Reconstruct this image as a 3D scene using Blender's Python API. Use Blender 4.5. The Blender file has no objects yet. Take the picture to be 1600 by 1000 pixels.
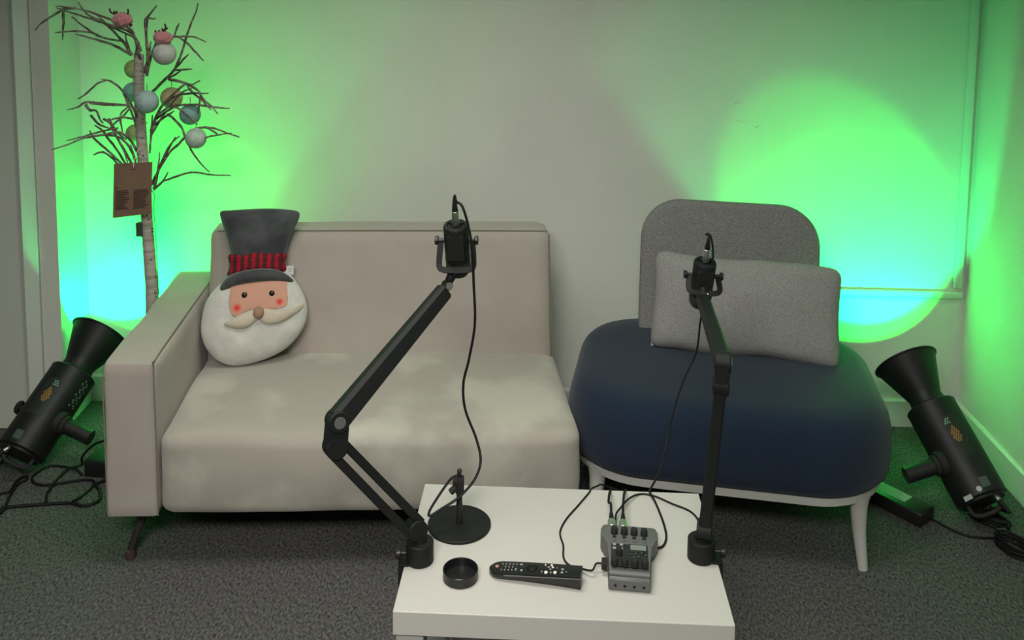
import bpy, bmesh, math, random
from mathutils import Vector, Matrix, noise as mnoise
random.seed(7)
S = bpy.context.scene
C = S.collection
PI = math.pi

# ------------------------------------------------------------------ camera
F, CX, CY, PITCH, YAW, ROLL, H = 1428.1952, 800.0, 106.8832, .1039, -.0448, .0107, 1.5929
def ray(a, b):
    a -= CX; b -= CY
    cr, sr = math.cos(ROLL), math.sin(ROLL)
    u = a*cr + b*sr; v = -a*sr + b*cr
    x, Y, Z = u/F, 1.0, -v/F
    c, s = math.cos(PITCH), math.sin(PITCH)
    y = Y*c + Z*s; z = Z*c - Y*s
    c, s = math.cos(YAW), math.sin(YAW)
    return Vector((x*c + y*s, -x*s + y*c, z))
def at(a, b, y=None, z=None):
    """point of the room seen at a, b of the photograph, at room depth y or height z"""
    r = ray(a, b); o = Vector((0, 0, H))
    t = y/r.y if y is not None else (z - H)/r.z
    return o + r*t
fw = ray(CX, CY).normalized()
rt = (ray(CX + 1, CY) - ray(CX, CY)).normalized()
up = rt.cross(fw).normalized()
cam = bpy.data.objects.new('camera', bpy.data.cameras.new('camera')); C.objects.link(cam)
m = Matrix((rt, up, -fw)).transposed().to_4x4(); m.translation = (0, 0, H)
cam.matrix_world = m
cam.data.sensor_fit = 'HORIZONTAL'; cam.data.sensor_width = 36
cam.data.lens = 36*F/1600
cam.data.shift_y = (CY - 500)/1600
cam.data.clip_start = .05
S.camera = cam

# ------------------------------------------------------------------ exposure, world, room lights
S.view_settings.view_transform = 'Standard'; S.view_settings.look = 'None'
S.view_settings.gamma = 1; S.view_settings.use_curve_mapping = False
S.view_settings.exposure = 0.0
w = bpy.data.worlds.new('world'); S.world = w; w.use_nodes = True
w.node_tree.nodes['Background'].inputs[0].default_value = (.75, .8, .75, 1)
w.node_tree.nodes['Background'].inputs[1].default_value = 0.02
def area(name, loc, target, sx, sy, power, col, spread=180):
    l = bpy.data.lights.new(name, 'AREA'); l.shape = 'RECTANGLE'; l.size = sx; l.size_y = sy
    l.energy = power; l.color = col; l.spread = math.radians(spread)
    o = bpy.data.objects.new(name, l); C.objects.link(o); o.location = loc
    o.rotation_euler = (Vector(target) - Vector(loc)).to_track_quat('-Z', 'Y').to_euler()
    return o
area('ceiling_panel_light', (-.35, 1.75, 2.44), (-.35, 1.75, 0), 1.2, .6, 15, (1, .955, .90), 135)
area('ceiling_panel_light', (-.35, -.30, 2.44), (-.35, 1.2, .2), 1.1, .6, 36, (1, .955, .90), 100)
GREEN = (0.0, 1.0, .025)
def spot(name, loc, target, power, angle, blend, radius, col, sx=1.0):
    l = bpy.data.lights.new(name, 'SPOT'); l.energy = power; l.color = col
    l.spot_size = math.radians(angle); l.spot_blend = blend; l.shadow_soft_size = radius
    o = bpy.data.objects.new(name, l); C.objects.link(o); o.location = loc
    o.rotation_euler = (Vector(target) - Vector(loc)).to_track_quat('-Z', 'Y').to_euler()
    o.scale = (sx, 1, 1)
    return o
# the two studio lamps: where each beam leaves its reflector
LAMP = {'L': dict(tail=Vector((-1.655, 2.655, .072)), mouth=at(157, 522, y=2.985)),
        'R': dict(tail=Vector((1.272, 2.575, .075)), mouth=at(1415, 566, y=2.90))}
for k, tgt, tgt2, hot, a1, a2, e0, e1, e2_ in (
        ('L', (-1.50, 3.18, .47), (-1.58, 3.18, .59), (-1.36, 3.18, .68), 90, 109, 72, 10, 22),
        ('R', (1.10, 3.18, .535), (1.10, 3.18, .70), (1.03, 3.18, .70), 76, 90, 12, 34, 34)):
    a = (LAMP[k]['mouth'] - LAMP[k]['tail']).normalized()
    p = LAMP[k]['mouth'] - a*.028
    LAMP[k]['axis'] = a
    sx = 1.18 if k == 'R' else 1.0
    spot('studio_lamp_hot_centre', p, hot, e0, 44 if k == 'R' else a1-8, 1.0, .02, (0, 1, .018))
    spot('studio_lamp_beam', p, tgt, e1, a1, .06, .014, GREEN, sx)
    spot('studio_lamp_spill', p, tgt2, e2_, a2, .12 if k == 'L' else .18, .014, (.0, 1, .21))

# ------------------------------------------------------------------ materials
def mat(name, col, rough=.6, metal=0, col2=None, nscale=20, ndetail=4, contrast=(.35, .65), bump=0, bscale=200,
        spec=.5, sheen=0, emit=None, estr=0, coat=0, stretch=None, bdist=.002):
    mt = bpy.data.materials.new(name); mt.use_nodes = True
    nt = mt.node_tree; b = nt.nodes['Principled BSDF']
    b.inputs['Base Color'].default_value = (*col, 1)
    b.inputs['Roughness'].default_value = rough; b.inputs['Metallic'].default_value = metal
    b.inputs['Specular IOR Level'].default_value = spec
    b.inputs['Sheen Weight'].default_value = sheen; b.inputs['Coat Weight'].default_value = coat
    tc = nt.nodes.new('ShaderNodeTexCoord'); out = tc.outputs['Object']
    if stretch:
        mp = nt.nodes.new('ShaderNodeMapping'); mp.inputs['Scale'].default_value = stretch
        nt.links.new(out, mp.inputs[0]); out = mp.outputs[0]
    if col2:
        n = nt.nodes.new('ShaderNodeTexNoise'); n.inputs['Scale'].default_value = nscale; n.inputs['Detail'].default_value = ndetail
        nt.links.new(out, n.inputs['Vector'])
        r = nt.nodes.new('ShaderNodeValToRGB'); e = r.color_ramp.elements
        e[0].position, e[1].position = contrast; e[0].color = (*col, 1); e[1].color = (*col2, 1)
        nt.links.new(n.outputs['Fac'], r.inputs[0]); nt.links.new(r.outputs[0], b.inputs['Base Color'])
    if bump:
        n2 = nt.nodes.new('ShaderNodeTexNoise'); n2.inputs['Scale'].default_value = bscale; n2.inputs['Detail'].default_value = 3
        nt.links.new(out, n2.inputs['Vector'])
        bp = nt.nodes.new('ShaderNodeBump'); bp.inputs['Strength'].default_value = bump; bp.inputs['Distance'].default_value = bdist
        nt.links.new(n2.outputs['Fac'], bp.inputs['Height']); nt.links.new(bp.outputs[0], b.inputs['Normal'])
    if emit:
        b.inputs['Emission Color'].default_value = (*emit, 1); b.inputs['Emission Strength'].default_value = estr
    return mt
M = {}
M['wall'] = mat('painted_plaster', (.66, .66, .61), .75, bump=.35, bscale=160, col2=(.70, .70, .65), nscale=3, spec=.25)
M['trim'] = mat('trim_paint', (.62, .64, .60), .5, bump=.05)
M['ceil'] = mat('ceiling_paint', (.6, .6, .57), .9)
M['door'] = mat('door_paint', (.60, .62, .57), .55, bump=.05, bscale=60)
M['gap'] = mat('shadow_gap', (.12, .13, .12), .8)
M['suede'] = mat('beige_suede', (.385, .355, .31), .9, col2=(.49, .47, .405), nscale=4.5, ndetail=7, contrast=(.46, .60), bump=.3, bscale=700, sheen=.25, spec=.15)
M['suede_back'] = mat('beige_suede_plain', (.39, .345, .31), .9, col2=(.42, .38, .335), nscale=6, bump=.3, bscale=700, sheen=.2, spec=.15)
M['seam'] = mat('suede_seam', (.20, .175, .15), .9)
M['housing'] = mat('lamp_housing_black', (.008, .0085, .009), .5, spec=.4, bump=.1, bscale=900)
M['darkmetal'] = mat('dark_leg_metal', (.035, .032, .03), .5, metal=.3)
M['brownfoot'] = mat('brown_foot', (.07, .035, .03), .6)
M['navy'] = mat('navy_wool', (.009, .018, .036), .95, col2=(.017, .030, .056), nscale=900, ndetail=1, contrast=(.3, .7), bump=.4, bscale=900, sheen=.15, spec=.15)
M['grey'] = mat('heather_grey', (.16, .157, .157), .95, col2=(.30, .295, .29), nscale=420, ndetail=2, contrast=(.35, .65), bump=.5, bscale=600, spec=.1, stretch=(.5, 1, 1.3))
M['grey2'] = mat('heather_grey_light', (.22, .218, .214), .95, col2=(.38, .375, .365), nscale=420, ndetail=2, contrast=(.35, .65), bump=.5, bscale=600, spec=.1)
M['whiteframe'] = mat('white_frame', (.52, .52, .49), .45)
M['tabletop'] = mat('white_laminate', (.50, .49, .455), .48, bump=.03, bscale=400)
M['tableside'] = mat('white_laminate_shaded', (.34, .35, .325), .5)  # darker copy of the top's laminate, shade on the sides painted in
M['black'] = mat('black_plastic', (.012, .012, .013), .42, bump=.05, bscale=900)
M['blackmetal'] = mat('black_powder_coat', (.0085, .0095, .0095), .6, spec=.28, bump=.15, bscale=1500)
M['blackmatte'] = mat('black_matte', (.010, .010, .010), .75)
M['rubber'] = mat('black_rubber', (.005, .005, .006), .6, spec=.3)
M['chrome'] = mat('brushed_steel', (.55, .55, .53), .42, metal=1)
M['grille'] = mat('grille_black', (.02, .02, .02), .6, bump=.8, bscale=1600)
M['recgrey'] = mat('grey_plastic', (.105, .11, .105), .5, bump=.05, bscale=900)
M['recpanel'] = mat('panel_black', (.018, .019, .02), .4)
M['screen'] = mat('lcd_grey', (.20, .23, .20), .25)
M['btn'] = mat('grey_button', (.30, .31, .30), .5)
M['btnwhite'] = mat('white_print', (.75, .72, .66), .5)
M['btnpink'] = mat('pale_red_print', (.5, .22, .2), .5)
M['gloss'] = mat('glossy_black', (.010, .010, .011), .32)
M['bark'] = mat('birch_bark', (.32, .275, .235), .8, col2=(.50, .455, .40), nscale=14, contrast=(.35, .6), stretch=(1, 1, 6), bump=.5, bscale=90)
M['barkmark'] = mat('birch_mark', (.06, .05, .045), .9)
M['twig'] = mat('frosted_twig', (.11, .085, .07), .8, col2=(.27, .235, .205), nscale=60, contrast=(.42, .62), bump=.5, bscale=150)
M['kraft'] = mat('kraft_card', (.185, .115, .075), .85, col2=(.22, .14, .09), nscale=8)
M['ink'] = mat('brown_ink', (.075, .045, .028), .85)
M['string'] = mat('white_string', (.7, .7, .65), .8)
M['white_plush'] = mat('white_plush', (.58, .575, .535), .95, bump=.8, bscale=260, sheen=.4, spec=.1, col2=(.66, .65, .60), nscale=30)
M['cream_plush'] = mat('cream_plush', (.60, .535, .43), .95, bump=.7, bscale=260, sheen=.3, spec=.1)
M['hat'] = mat('charcoal_velvet', (.040, .043, .047), .9, col2=(.085, .09, .095), nscale=12, ndetail=5, contrast=(.4, .66), bump=.5, bscale=300, sheen=.3, spec=.1)
M['nose'] = mat('tan_felt', (.36, .225, .14), .9, bump=.4, bscale=400)
M['eye'] = mat('black_bead', (.004, .004, .004), .3)
M['pink'] = mat('pink_pompom', (.52, .20, .22), .95, bump=1, bscale=400, sheen=.5)
M['antler'] = mat('dark_red_felt', (.07, .008, .012), .9)
M['led'] = mat('green_led', (0, .2, .05), .4, emit=(0, 1, .3), estr=4)
M['ventc'] = mat('copper_coil_glow', (.34, .19, .045), .5)  # warm glow inside the vent is put into the coil's colour
M['ventg'] = mat('pale_heat_pipe', (.17, .30, .22), .5)
M['sticker'] = mat('dark_sticker', (.06, .085, .075), .4)
M['sticker2'] = mat('vent_depth', (.022, .028, .024), .7)
M['paper'] = mat('pale_label', (.42, .47, .43), .6)
M['tagw'] = mat('white_tag', (.6, .6, .58), .8)

def node_mat(name, rough=.9):
    mt = bpy.data.materials.new(name); mt.use_nodes = True
    b = mt.node_tree.nodes['Principled BSDF']; b.inputs['Roughness'].default_value = rough
    b.inputs['Specular IOR Level'].default_value = .15
    return mt, mt.node_tree, b
# carpet: dark grey loop pile with pale flecks, in tiles
mt, nt, b = node_mat('grey_loop_carpet', 1)
tc = nt.nodes.new('ShaderNodeTexCoord')
n1 = nt.nodes.new('ShaderNodeTexNoise'); n1.inputs['Scale'].default_value = 160; n1.inputs['Detail'].default_value = 5; n1.inputs['Roughness'].default_value = .75
mp = nt.nodes.new('ShaderNodeMapping'); mp.inputs['Scale'].default_value = (1, .55, 1); mp.inputs['Rotation'].default_value = (0, 0, .6)
nt.links.new(tc.outputs['Object'], mp.inputs[0]); nt.links.new(mp.outputs[0], n1.inputs['Vector'])
r = nt.nodes.new('ShaderNodeValToRGB'); e = r.color_ramp.elements
e[0].position = .34; e[0].color = (.014, .014, .014, 1); e[1].position = .68; e[1].color = (.19, .187, .182, 1)
nt.links.new(n1.outputs['Fac'], r.inputs[0]); nt.links.new(r.outputs[0], b.inputs['Base Color'])
bp = nt.nodes.new('ShaderNodeBump'); bp.inputs['Strength'].default_value = .9; bp.inputs['Distance'].default_value = .004
nt.links.new(n1.outputs['Fac'], bp.inputs['Height']); nt.links.new(bp.outputs[0], b.inputs['Normal'])
M['carpet'] = mt
# hat band: red and dark ribbed knit
mt, nt, b = node_mat('red_rib_knit')
tc = nt.nodes.new('ShaderNodeTexCoord')
mp = nt.nodes.new('ShaderNodeMapping')
wv = nt.nodes.new('ShaderNodeTexWave'); wv.bands_direction = 'X'; wv.inputs['Scale'].default_value = 13.5; wv.inputs['Distortion'].default_value = 1.2
wv.inputs['Detail Scale'].default_value = 6
wz = nt.nodes.new('ShaderNodeTexWave'); wz.bands_direction = 'Z'; wz.inputs['Scale'].default_value = 30; wz.inputs['Distortion'].default_value = 2
nt.links.new(tc.outputs['Object'], mp.inputs[0]); nt.links.new(mp.outputs[0], wv.inputs[0]); nt.links.new(mp.outputs[0], wz.inputs[0])
ad = nt.nodes.new('ShaderNodeMath'); ad.operation = 'MULTIPLY_ADD'; ad.inputs[1].default_value = .25
nt.links.new(wz.outputs['Fac'], ad.inputs[0]); nt.links.new(wv.outputs['Fac'], ad.inputs[2])
r = nt.nodes.new('ShaderNodeValToRGB'); e = r.color_ramp.elements
e[0].position = .45; e[0].color = (.075, .022, .02, 1); e[1].position = .85; e[1].color = (.36, .012, .035, 1)
nt.links.new(ad.outputs[0], r.inputs[0]); nt.links.new(r.outputs[0], b.inputs['Base Color'])
bp = nt.nodes.new('ShaderNodeBump'); bp.inputs['Strength'].default_value = .6; bp.inputs['Distance'].default_value = .004
nt.links.new(ad.outputs[0], bp.inputs['Height']); nt.links.new(bp.outputs[0], b.inputs['Normal'])
M['knit'] = mt
# face felt with two rosy cheeks
def spots_mat(name, base, spots):
    mt, nt, b = node_mat(name)
    tc = nt.nodes.new('ShaderNodeTexCoord'); prev = None
    rgb = nt.nodes.new('ShaderNodeRGB'); rgb.outputs[0].default_value = (*base, 1); prev = rgb.outputs[0]
    sep = nt.nodes.new('ShaderNodeSeparateXYZ'); nt.links.new(tc.outputs['Object'], sep.inputs[0])
    com = nt.nodes.new('ShaderNodeCombineXYZ'); nt.links.new(sep.outputs[0], com.inputs[0]); nt.links.new(sep.outputs[2], com.inputs[2])
    for (x, z, r0, r1, col) in spots:
        d = nt.nodes.new('ShaderNodeVectorMath'); d.operation = 'DISTANCE'; d.inputs[1].default_value = (x, 0, z)
        nt.links.new(com.outputs[0], d.inputs[0])
        mr = nt.nodes.new('ShaderNodeMapRange'); mr.inputs[1].default_value = r0; mr.inputs[2].default_value = r1
        mr.inputs[3].default_value = 1; mr.inputs[4].default_value = 0
        nt.links.new(d.outputs['Value'], mr.inputs[0])
        mx = nt.nodes.new('ShaderNodeMix'); mx.data_type = 'RGBA'
        nt.links.new(mr.outputs[0], mx.inputs[0]); nt.links.new(prev, mx.inputs[6]); mx.inputs[7].default_value = (*col, 1)
        prev = mx.outputs[2]
    nt.links.new(prev, b.inputs['Base Color'])
    return mt

# ------------------------------------------------------------------ helpers
def link_mesh(name, bm, mt, parent=None, smooth=True, angle=40, mats=None):
    me = bpy.data.meshes.new(name)
    bmesh.ops.recalc_face_normals(bm, faces=bm.faces)
    if parent is not None and parent.get('_w'):
        pass
    bm.to_mesh(me); bm.free()
    for mm in (mats or [mt]): me.materials.append(mm)
    if smooth:
        me.polygons.foreach_set('use_smooth', [True]*len(me.polygons))
        me.set_sharp_from_angle(angle=math.radians(angle))
    o = bpy.data.objects.new(name, me); C.objects.link(o)
    if parent is not None: o.parent = parent
    return o
PM = {}
def thing(name, label, cat, loc=(0, 0, 0), rot=(0, 0, 0), group=None, world=False, mtx=None):
    """an Empty at the thing's base; with world=True its parts' meshes are given in room coordinates"""
    o = bpy.data.objects.new(name, None); C.objects.link(o); o.empty_display_size = .05
    if mtx is None:
        from mathutils import Euler
        mtx = Matrix.Translation(loc) @ Euler(rot).to_matrix().to_4x4()
    o.matrix_world = mtx
    o['label'] = label; o['category'] = cat
    if group: o['group'] = group
    PM[o.name] = mtx
    WORLD[o.name] = world
    return o
WORLD = {}
def obj(name, bm, mt, parent=None, world=None, **kw):
    root = parent
    if root is not None:
        mtx = PM.get(root.name)
        wd = WORLD.get(root.name, False) if world is None else world
        if wd: bmesh.ops.transform(bm, matrix=mtx.inverted(), verts=bm.verts)
    o = link_mesh(name, bm, mt, parent, **kw)
    if parent is not None:
        PM[o.name] = PM[root.name]; WORLD[o.name] = WORLD[root.name]
    return o
def solo(name, bm, mt, label, cat, origin, group=None, **kw):
    """a thing that is one mesh, given in room coordinates, its origin set at its base"""
    origin = Vector(origin)
    bmesh.ops.transform(bm, matrix=Matrix.Translation(-origin), verts=bm.verts)
    o = link_mesh(name, bm, mt, None, **kw); o.location = origin
    o['label'] = label; o['category'] = cat
    if group: o['group'] = group
    PM[o.name] = Matrix.Translation(origin); WORLD[o.name] = True
    return o
def struct(name, bm, mt, **kw):
    o = link_mesh(name, bm, mt, None, **kw); o['kind'] = 'structure'; return o
def new(): return bmesh.new()
def T(loc=(0, 0, 0), rot=None):
    from mathutils import Euler
    return Matrix.Translation(loc) @ (Euler(rot).to_matrix().to_4x4() if rot else Matrix.Identity(4))
def frame(z, x=(1, 0, 0), o=(0, 0, 0)):
    z = Vector(z).normalized(); x = Vector(x); x = (x - z*x.dot(z)).normalized(); y = z.cross(x)
    mm = Matrix((x, y, z)).transposed().to_4x4(); mm.translation = o
    return mm
def box(bm, c, s, bev=0, seg=2, mtx=None, mi=0):
    mm = (mtx or Matrix.Identity(4)) @ Matrix.Translation(c) @ Matrix.Diagonal((*s, 1))
    r = bmesh.ops.create_cube(bm, size=1, matrix=mm)
    vs = r['verts']; fs = {f for v in vs for f in v.link_faces}
    for f in fs: f.material_index = mi
    if bev:
        es = list({e for v in vs for e in v.link_edges})
        bmesh.ops.bevel(bm, geom=es, offset=bev, segments=seg, affect='EDGES', profile=.5)
    return bm
def bx(x0, x1, y0, y1, z0, z1, bev=0, bm=None, **kw):
    return box(bm or new(), ((x0+x1)/2, (y0+y1)/2, (z0+z1)/2), (abs(x1-x0), abs(y1-y0), abs(z1-z0)), bev, **kw)
def lathe(bm, prof, n=40, mtx=None, mi=0, sx=1, sy=1):
    """prof: (r, z) list, spun about local z"""
    mm = mtx or Matrix.Identity(4); rings = []
    for (r, z) in prof:
        if r < 1e-6: rings.append([bm.verts.new(mm @ Vector((0, 0, z)))])
        else: rings.append([bm.verts.new(mm @ Vector((r*sx*math.cos(2*PI*i/n), r*sy*math.sin(2*PI*i/n), z))) for i in range(n)])
    for a, b2 in zip(rings, rings[1:]):
        for i in range(n):
            j = (i+1) % n
            if len(a) == 1 and len(b2) == 1: continue
            if len(a) == 1: f = bm.faces.new((a[0], b2[i], b2[j]))
            elif len(b2) == 1: f = bm.faces.new((a[i], a[j], b2[0]))
            else: f = bm.faces.new((a[i], a[j], b2[j], b2[i]))
            f.material_index = mi
    return bm
def cyl(bm, p0, p1, r0, r1=None, n=24, bev=.0, mi=0, x=(1, 0, 0)):
    p0, p1 = Vector(p0), Vector(p1); d = p1 - p0; L = d.length; r1 = r0 if r1 is None else r1
    if abs(d.normalized().dot(Vector(x))) > .98: x = (0, 1, 0)
    b_ = bev
    prof = [(0, 0), (r0-b_, 0), (r0, b_), (r1, L-b_), (r1-b_, L), (0, L)] if b_ else [(0, 0), (r0, 0), (r1, L), (0, L)]
    return lathe(bm, prof, n, frame(d, x, p0), mi)
def smooth_path(pts, k=8):
    pts = [Vector(p) for p in pts]
    if len(pts) < 3: return pts
    P = [pts[0]*2-pts[1]] + pts + [pts[-1]*2-pts[-2]]; out = []
    for i in range(1, len(P)-2):
        a, b2, c, d = P[i-1:i+3]
        for j in range(k):
            t = j/k
            out.append(.5*((2*b2) + (c-a)*t + (2*a-5*b2+4*c-d)*t*t + (3*b2-a-3*c+d)*t**3))
    out.append(pts[-1]); return out
def tube(bm, pts, r, n=10, k=8, smooth=True, mi=0, sect=None):
    """swept round (or given 2D section) tube; r number or list along control points"""
    ctrl = [Vector(p) for p in pts]
    P = smooth_path(ctrl, k) if smooth else ctrl
    rs = []
    for i in range(len(P)):
        if isinstance(r, (list, tuple)):
            t = i/(len(P)-1)*(len(r)-1); a = int(min(t, len(r)-2)); rs.append(r[a] + (r[a+1]-r[a])*(t-a))
        else: rs.append(r)
    prev = None; rings = []
    for i, p in enumerate(P):
        t = (P[min(i+1, len(P)-1)] - P[max(i-1, 0)])
        if t.length < 1e-9: t = Vector((0, 0, 1))
        t.normalize()
        if prev is None:
            u = t.orthogonal().normalized() if sect is None else (Vector((0, 0, 1)) - t*t.z).normalized() if abs(t.z) < .9 else (Vector((0, 1, 0)) - t*t.y).normalized()
        else:
            u = prev - t*prev.dot(t); u = u.normalized() if u.length > 1e-6 else t.orthogonal().normalized()
        prev = u; v = t.cross(u)
        if sect is None: rings.append([bm.verts.new(p + (u*math.cos(2*PI*j/n) + v*math.sin(2*PI*j/n))*rs[i]) for j in range(n)])
        else: rings.append([bm.verts.new(p + v*a*rs[i] + u*b2*rs[i]) for (a, b2) in sect])
    for a, b2 in zip(rings, rings[1:]):
        nn = len(a)
        for j in range(nn):
            f = bm.faces.new((a[j], a[(j+1) % nn], b2[(j+1) % nn], b2[j])); f.material_index = mi
    for rr in (rings[0][::-1], rings[-1]):
        f = bm.faces.new(rr); f.material_index = mi
    return bm
def prism(bm, poly, y0, y1, mtx=None, bev=0, mi=0, axis='y'):
    """extrude a 2D outline (x, z) from y0 to y1 (axis y) or (x, y) from z0 to z1 (axis z)"""
    mm = mtx or Matrix.Identity(4)
    def P(a, b2, h): return mm @ (Vector((a, h, b2)) if axis == 'y' else Vector((a, b2, h)))
    A = [bm.verts.new(P(a, b2, y0)) for a, b2 in poly]; B = [bm.verts.new(P(a, b2, y1)) for a, b2 in poly]
    n = len(poly); fs = [bm.faces.new(A), bm.faces.new(B[::-1])]
    for i in range(n): fs.append(bm.faces.new((A[i], B[i], B[(i+1) % n], A[(i+1) % n])))
    for f in fs: f.material_index = mi
    if bev:
        es = [e for f in fs[:2] for e in f.edges]
        bmesh.ops.bevel(bm, geom=list(set(es)), offset=bev, segments=2, affect='EDGES', profile=.5)
    return bm
def rpoly(w, d, r, n=8, cx=0, cy=0):
    out = []
    for (sx, sy, a0) in ((1, 1, 0), (-1, 1, 90), (-1, -1, 180), (1, -1, 270)):
        for i in range(n+1):
            a = math.radians(a0 + 90*i/n)
            out.append((cx + sx*(w/2-r) + r*math.cos(a), cy + sy*(d/2-r) + r*math.sin(a)))
    return out
def rbox(c, s, r, n=24, fn=None, bm=None, mtx=None):
    """soft upholstered box: a finely divided cube with rounded edges, then fn(v) reshapes it"""
    bm = bm or new(); b2 = new()
    bmesh.ops.create_cube(b2, size=2)
    bmesh.ops.subdivide_edges(b2, edges=b2.edges[:], cuts=n, use_grid_fill=True)
    hs = Vector(s)/2
    for v in b2.verts:
        p = Vector(v.co); q = []
        for i in range(3):
            # denser near the edges
            t = p[i]; q.append(math.copysign(1-(1-abs(t))**1.0, t)*hs[i])
        q = Vector(q)
        inner = Vector([max(-hs[i]+r, min(hs[i]-r, q[i])) for i in range(3)])
        d = q - inner
        if d.length > 1e-9: q = inner + d.normalized()*r
        v.co = q
    for v in b2.verts:
        if fn: v.co = fn(Vector(v.co), hs)
        v.co = Vector(v.co) + Vector(c)
        if mtx: v.co = mtx @ v.co
    tmp = bpy.data.meshes.new('t'); b2.to_mesh(tmp); b2.free(); bm.from_mesh(tmp); bpy.data.meshes.remove(tmp)
    return bm
def nz(p, s, amp, seed=0): return mnoise.noise(Vector((p.x*s+seed, p.y*s, p.z*s)))*amp

# ------------------------------------------------------------------ the room
D, XR, XL = 3.18, 1.4568, -1.69
HC = 2.5
b1 = bx(-3.2, XR, -2.2, D, -.05, 0); struct('floor', b1, M['carpet'])
struct('ceiling', bx(-3.2, XR+.1, -2.2, D+.1, HC, HC+.1), M['ceil'])
struct('wall_back', bx(XL, XR, D, D+.1, 0, HC), M['wall'])
struct('wall_right', bx(XR, XR+.1, -2.2, D+.1, 0, HC), M['wall'])
struct('wall_front', bx(-3.2, XR+.1, -2.3, -2.2, 0, HC), M['wall'])
struct('wall_far_left', bx(-3.3, -3.2, -2.2, 2.96, 0, HC), M['wall'])
def slant(poly, z0, z1): return prism(new(), poly, z0, z1, axis='z')
# the projecting left wall with its door frame; its right side turns back to the corner
struct('wall_left', slant([(-1.735, 2.952), (-1.669, 2.952), (XL, D), (XL, D+.1), (-1.735, D+.1)], 0, HC), M['wall'])
struct('trim_1', slant([(-1.787, 2.930), (-1.775, 2.924), (-1.738, 2.944), (-1.738, 3.0), (-1.787, 3.0)], 0, HC), M['trim'])
struct('door_1', slant([(-3.2, 2.950), (-1.790, 2.940), (-1.790, 3.0), (-3.2, 3.0)], 0.004, HC), M['door'])
HB, TB = .0995, .012
def skirting(bm, p, q, nrm):
    p, q, nrm = Vector(p), Vector(q), Vector(nrm)
    prof = [(0, 0), (TB, 0), (TB, HB-.006), (TB*.4, HB), (0, HB)]
    A = [bm.verts.new(p + nrm*a + Vector((0, 0, h))) for a, h in prof]
    B = [bm.verts.new(q + nrm*a + Vector((0, 0, h))) for a, h in prof]
    n = len(prof); bm.faces.new(A); bm.faces.new(B[::-1])
    for i in range(n): bm.faces.new((A[i], B[i], B[(i+1) % n], A[(i+1) % n]))
    return bm
struct('baseboard_back', skirting(new(), (XL, D, 0), (XR-TB, D, 0), (0, -1, 0)), M['trim'], smooth=False)
struct('baseboard_right', skirting(new(), (XR, D, 0), (XR, -2.2, 0), (-1, 0, 0)), M['trim'], smooth=False)
# cable trunking on the back wall
struct('trim_2', bx(.45, 1.4450, D-.014, D, .4755, .4985, .003), M['trim'])
struct('trim_3', bx(1.4130, 1.4400, D-.018, D, .5140, HC, .003), M['trim'])
# scratches in the plaster and a nail
sc = new()
for (pts) in ([(1128, 150), (1131, 148), (1134, 155)], [(1145, 165), (1151, 161), (1160, 163)], [(1150, 188), (1160, 192), (1168, 193)],
              [(1176, 196), (1182, 200), (1186, 196)], [(998, 326), (999, 348)]):
    tube(sc, [at(a, b_, y=D) for a, b_ in pts], .0012, n=5, k=3)
struct('trim_4', sc, M['wall'])

# ------------------------------------------------------------------ sofa
SO = Vector((-1.157, 2.222, 0)); SR = math.radians(5)
sofa = thing('sofa', 'small beige suede sofa with one wide left arm and splayed dark legs', 'sofa', SO, (0, 0, SR))
SZ0, SARM, SL = .150, .576, 1.256
SHEAR = Matrix(((1, -.052, 0, 0), (0, 1, 0, 0), (0, 0, 1, 0), (0, 0, 0, 1)))
_obj = obj
def obj(name, bm, mt, parent=None, **kw):
    if parent is sofa: bmesh.ops.transform(bm, matrix=SHEAR, verts=bm.verts)
    return _obj(name, bm, mt, parent, **kw)
def f_arm(v, hs):
    v.x += .003*math.sin(v.z*9) + nz(v, 6, .004); v.z += nz(v, 5, .005, 3)
    return v
obj('arm', rbox((.070, .375, (SZ0+SARM)/2), (.140, .75, SARM-SZ0), .013, 22, f_arm), M['suede_back'], sofa)
sm = new()
for (x, y) in ((.135, .006),):
    tube(sm, [(x, -.002, SZ0+.01), (x+.001, -.003, .34), (x, -.002, SARM-.015), (x-.002, .03, SARM+.001), (x-.002, .35, SARM+.002), (x, .74, SARM+.001)], .0022, n=6)
tube(sm, [(.004, -.001, SZ0+.02), (.004, -.001, SARM-.03)], .0018, n=6, smooth=False)
obj('arm_seam', sm, M['seam'], sofa)
def f_seat(v, hs):
    u = v.x/hs.x; t = v.y/hs.y; top = max(0, v.z/hs.z)
    v.z += top*(.016*(1-u**4)*(1-t**4) + nz(v, 5, .010, 1) - .010*max(0, t))
    if v.y < 0: v.y += -.014*(1-(v.z/hs.z)**2)*(1-u**6) + nz(v, 7, .004)
    v.x += nz(v, 9, .005, 8)*(abs(u) > .9)
    # front bottom edge rounds under
    return v
obj('seat_cushion', rbox((.139+(SL-.139)/2, .30, (SZ0+.378)/2), (SL-.141, .60, .378-SZ0), .035, 34, f_seat), M['suede'], sofa)
BA = math.radians(15)
def f_back(v, hs):
    t = (v.z+hs.z)/(2*hs.z)
    u = v.x/hs.x
    v.y += t*.115 + (-.010*(1-u**4)*(1-(v.z/hs.z)**2) if v.y < 0 else 0)
    v.z += nz(v, 4, .004); v.x += nz(v, 5, .004)
    return v
obj('backrest', rbox(((.145+SL-.012)/2, .535, (.20+.762)/2), (SL-.012-.145, .135, .762-.20), .030, 30, f_back), M['suede_back'], sofa)
sb = new()
tube(sb, [(.17, .592, .757), (.5, .590, .760), (.9, .590, .760), (SL-.022, .592, .757)], .0018, n=6)
tube(sb, [(SL-.015, .594, .745), (SL-.015, .54, .56), (SL-.014, .486, .38)], .0018, n=6)
obj('backrest_piping', sb, M['seam'], sofa)
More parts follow.
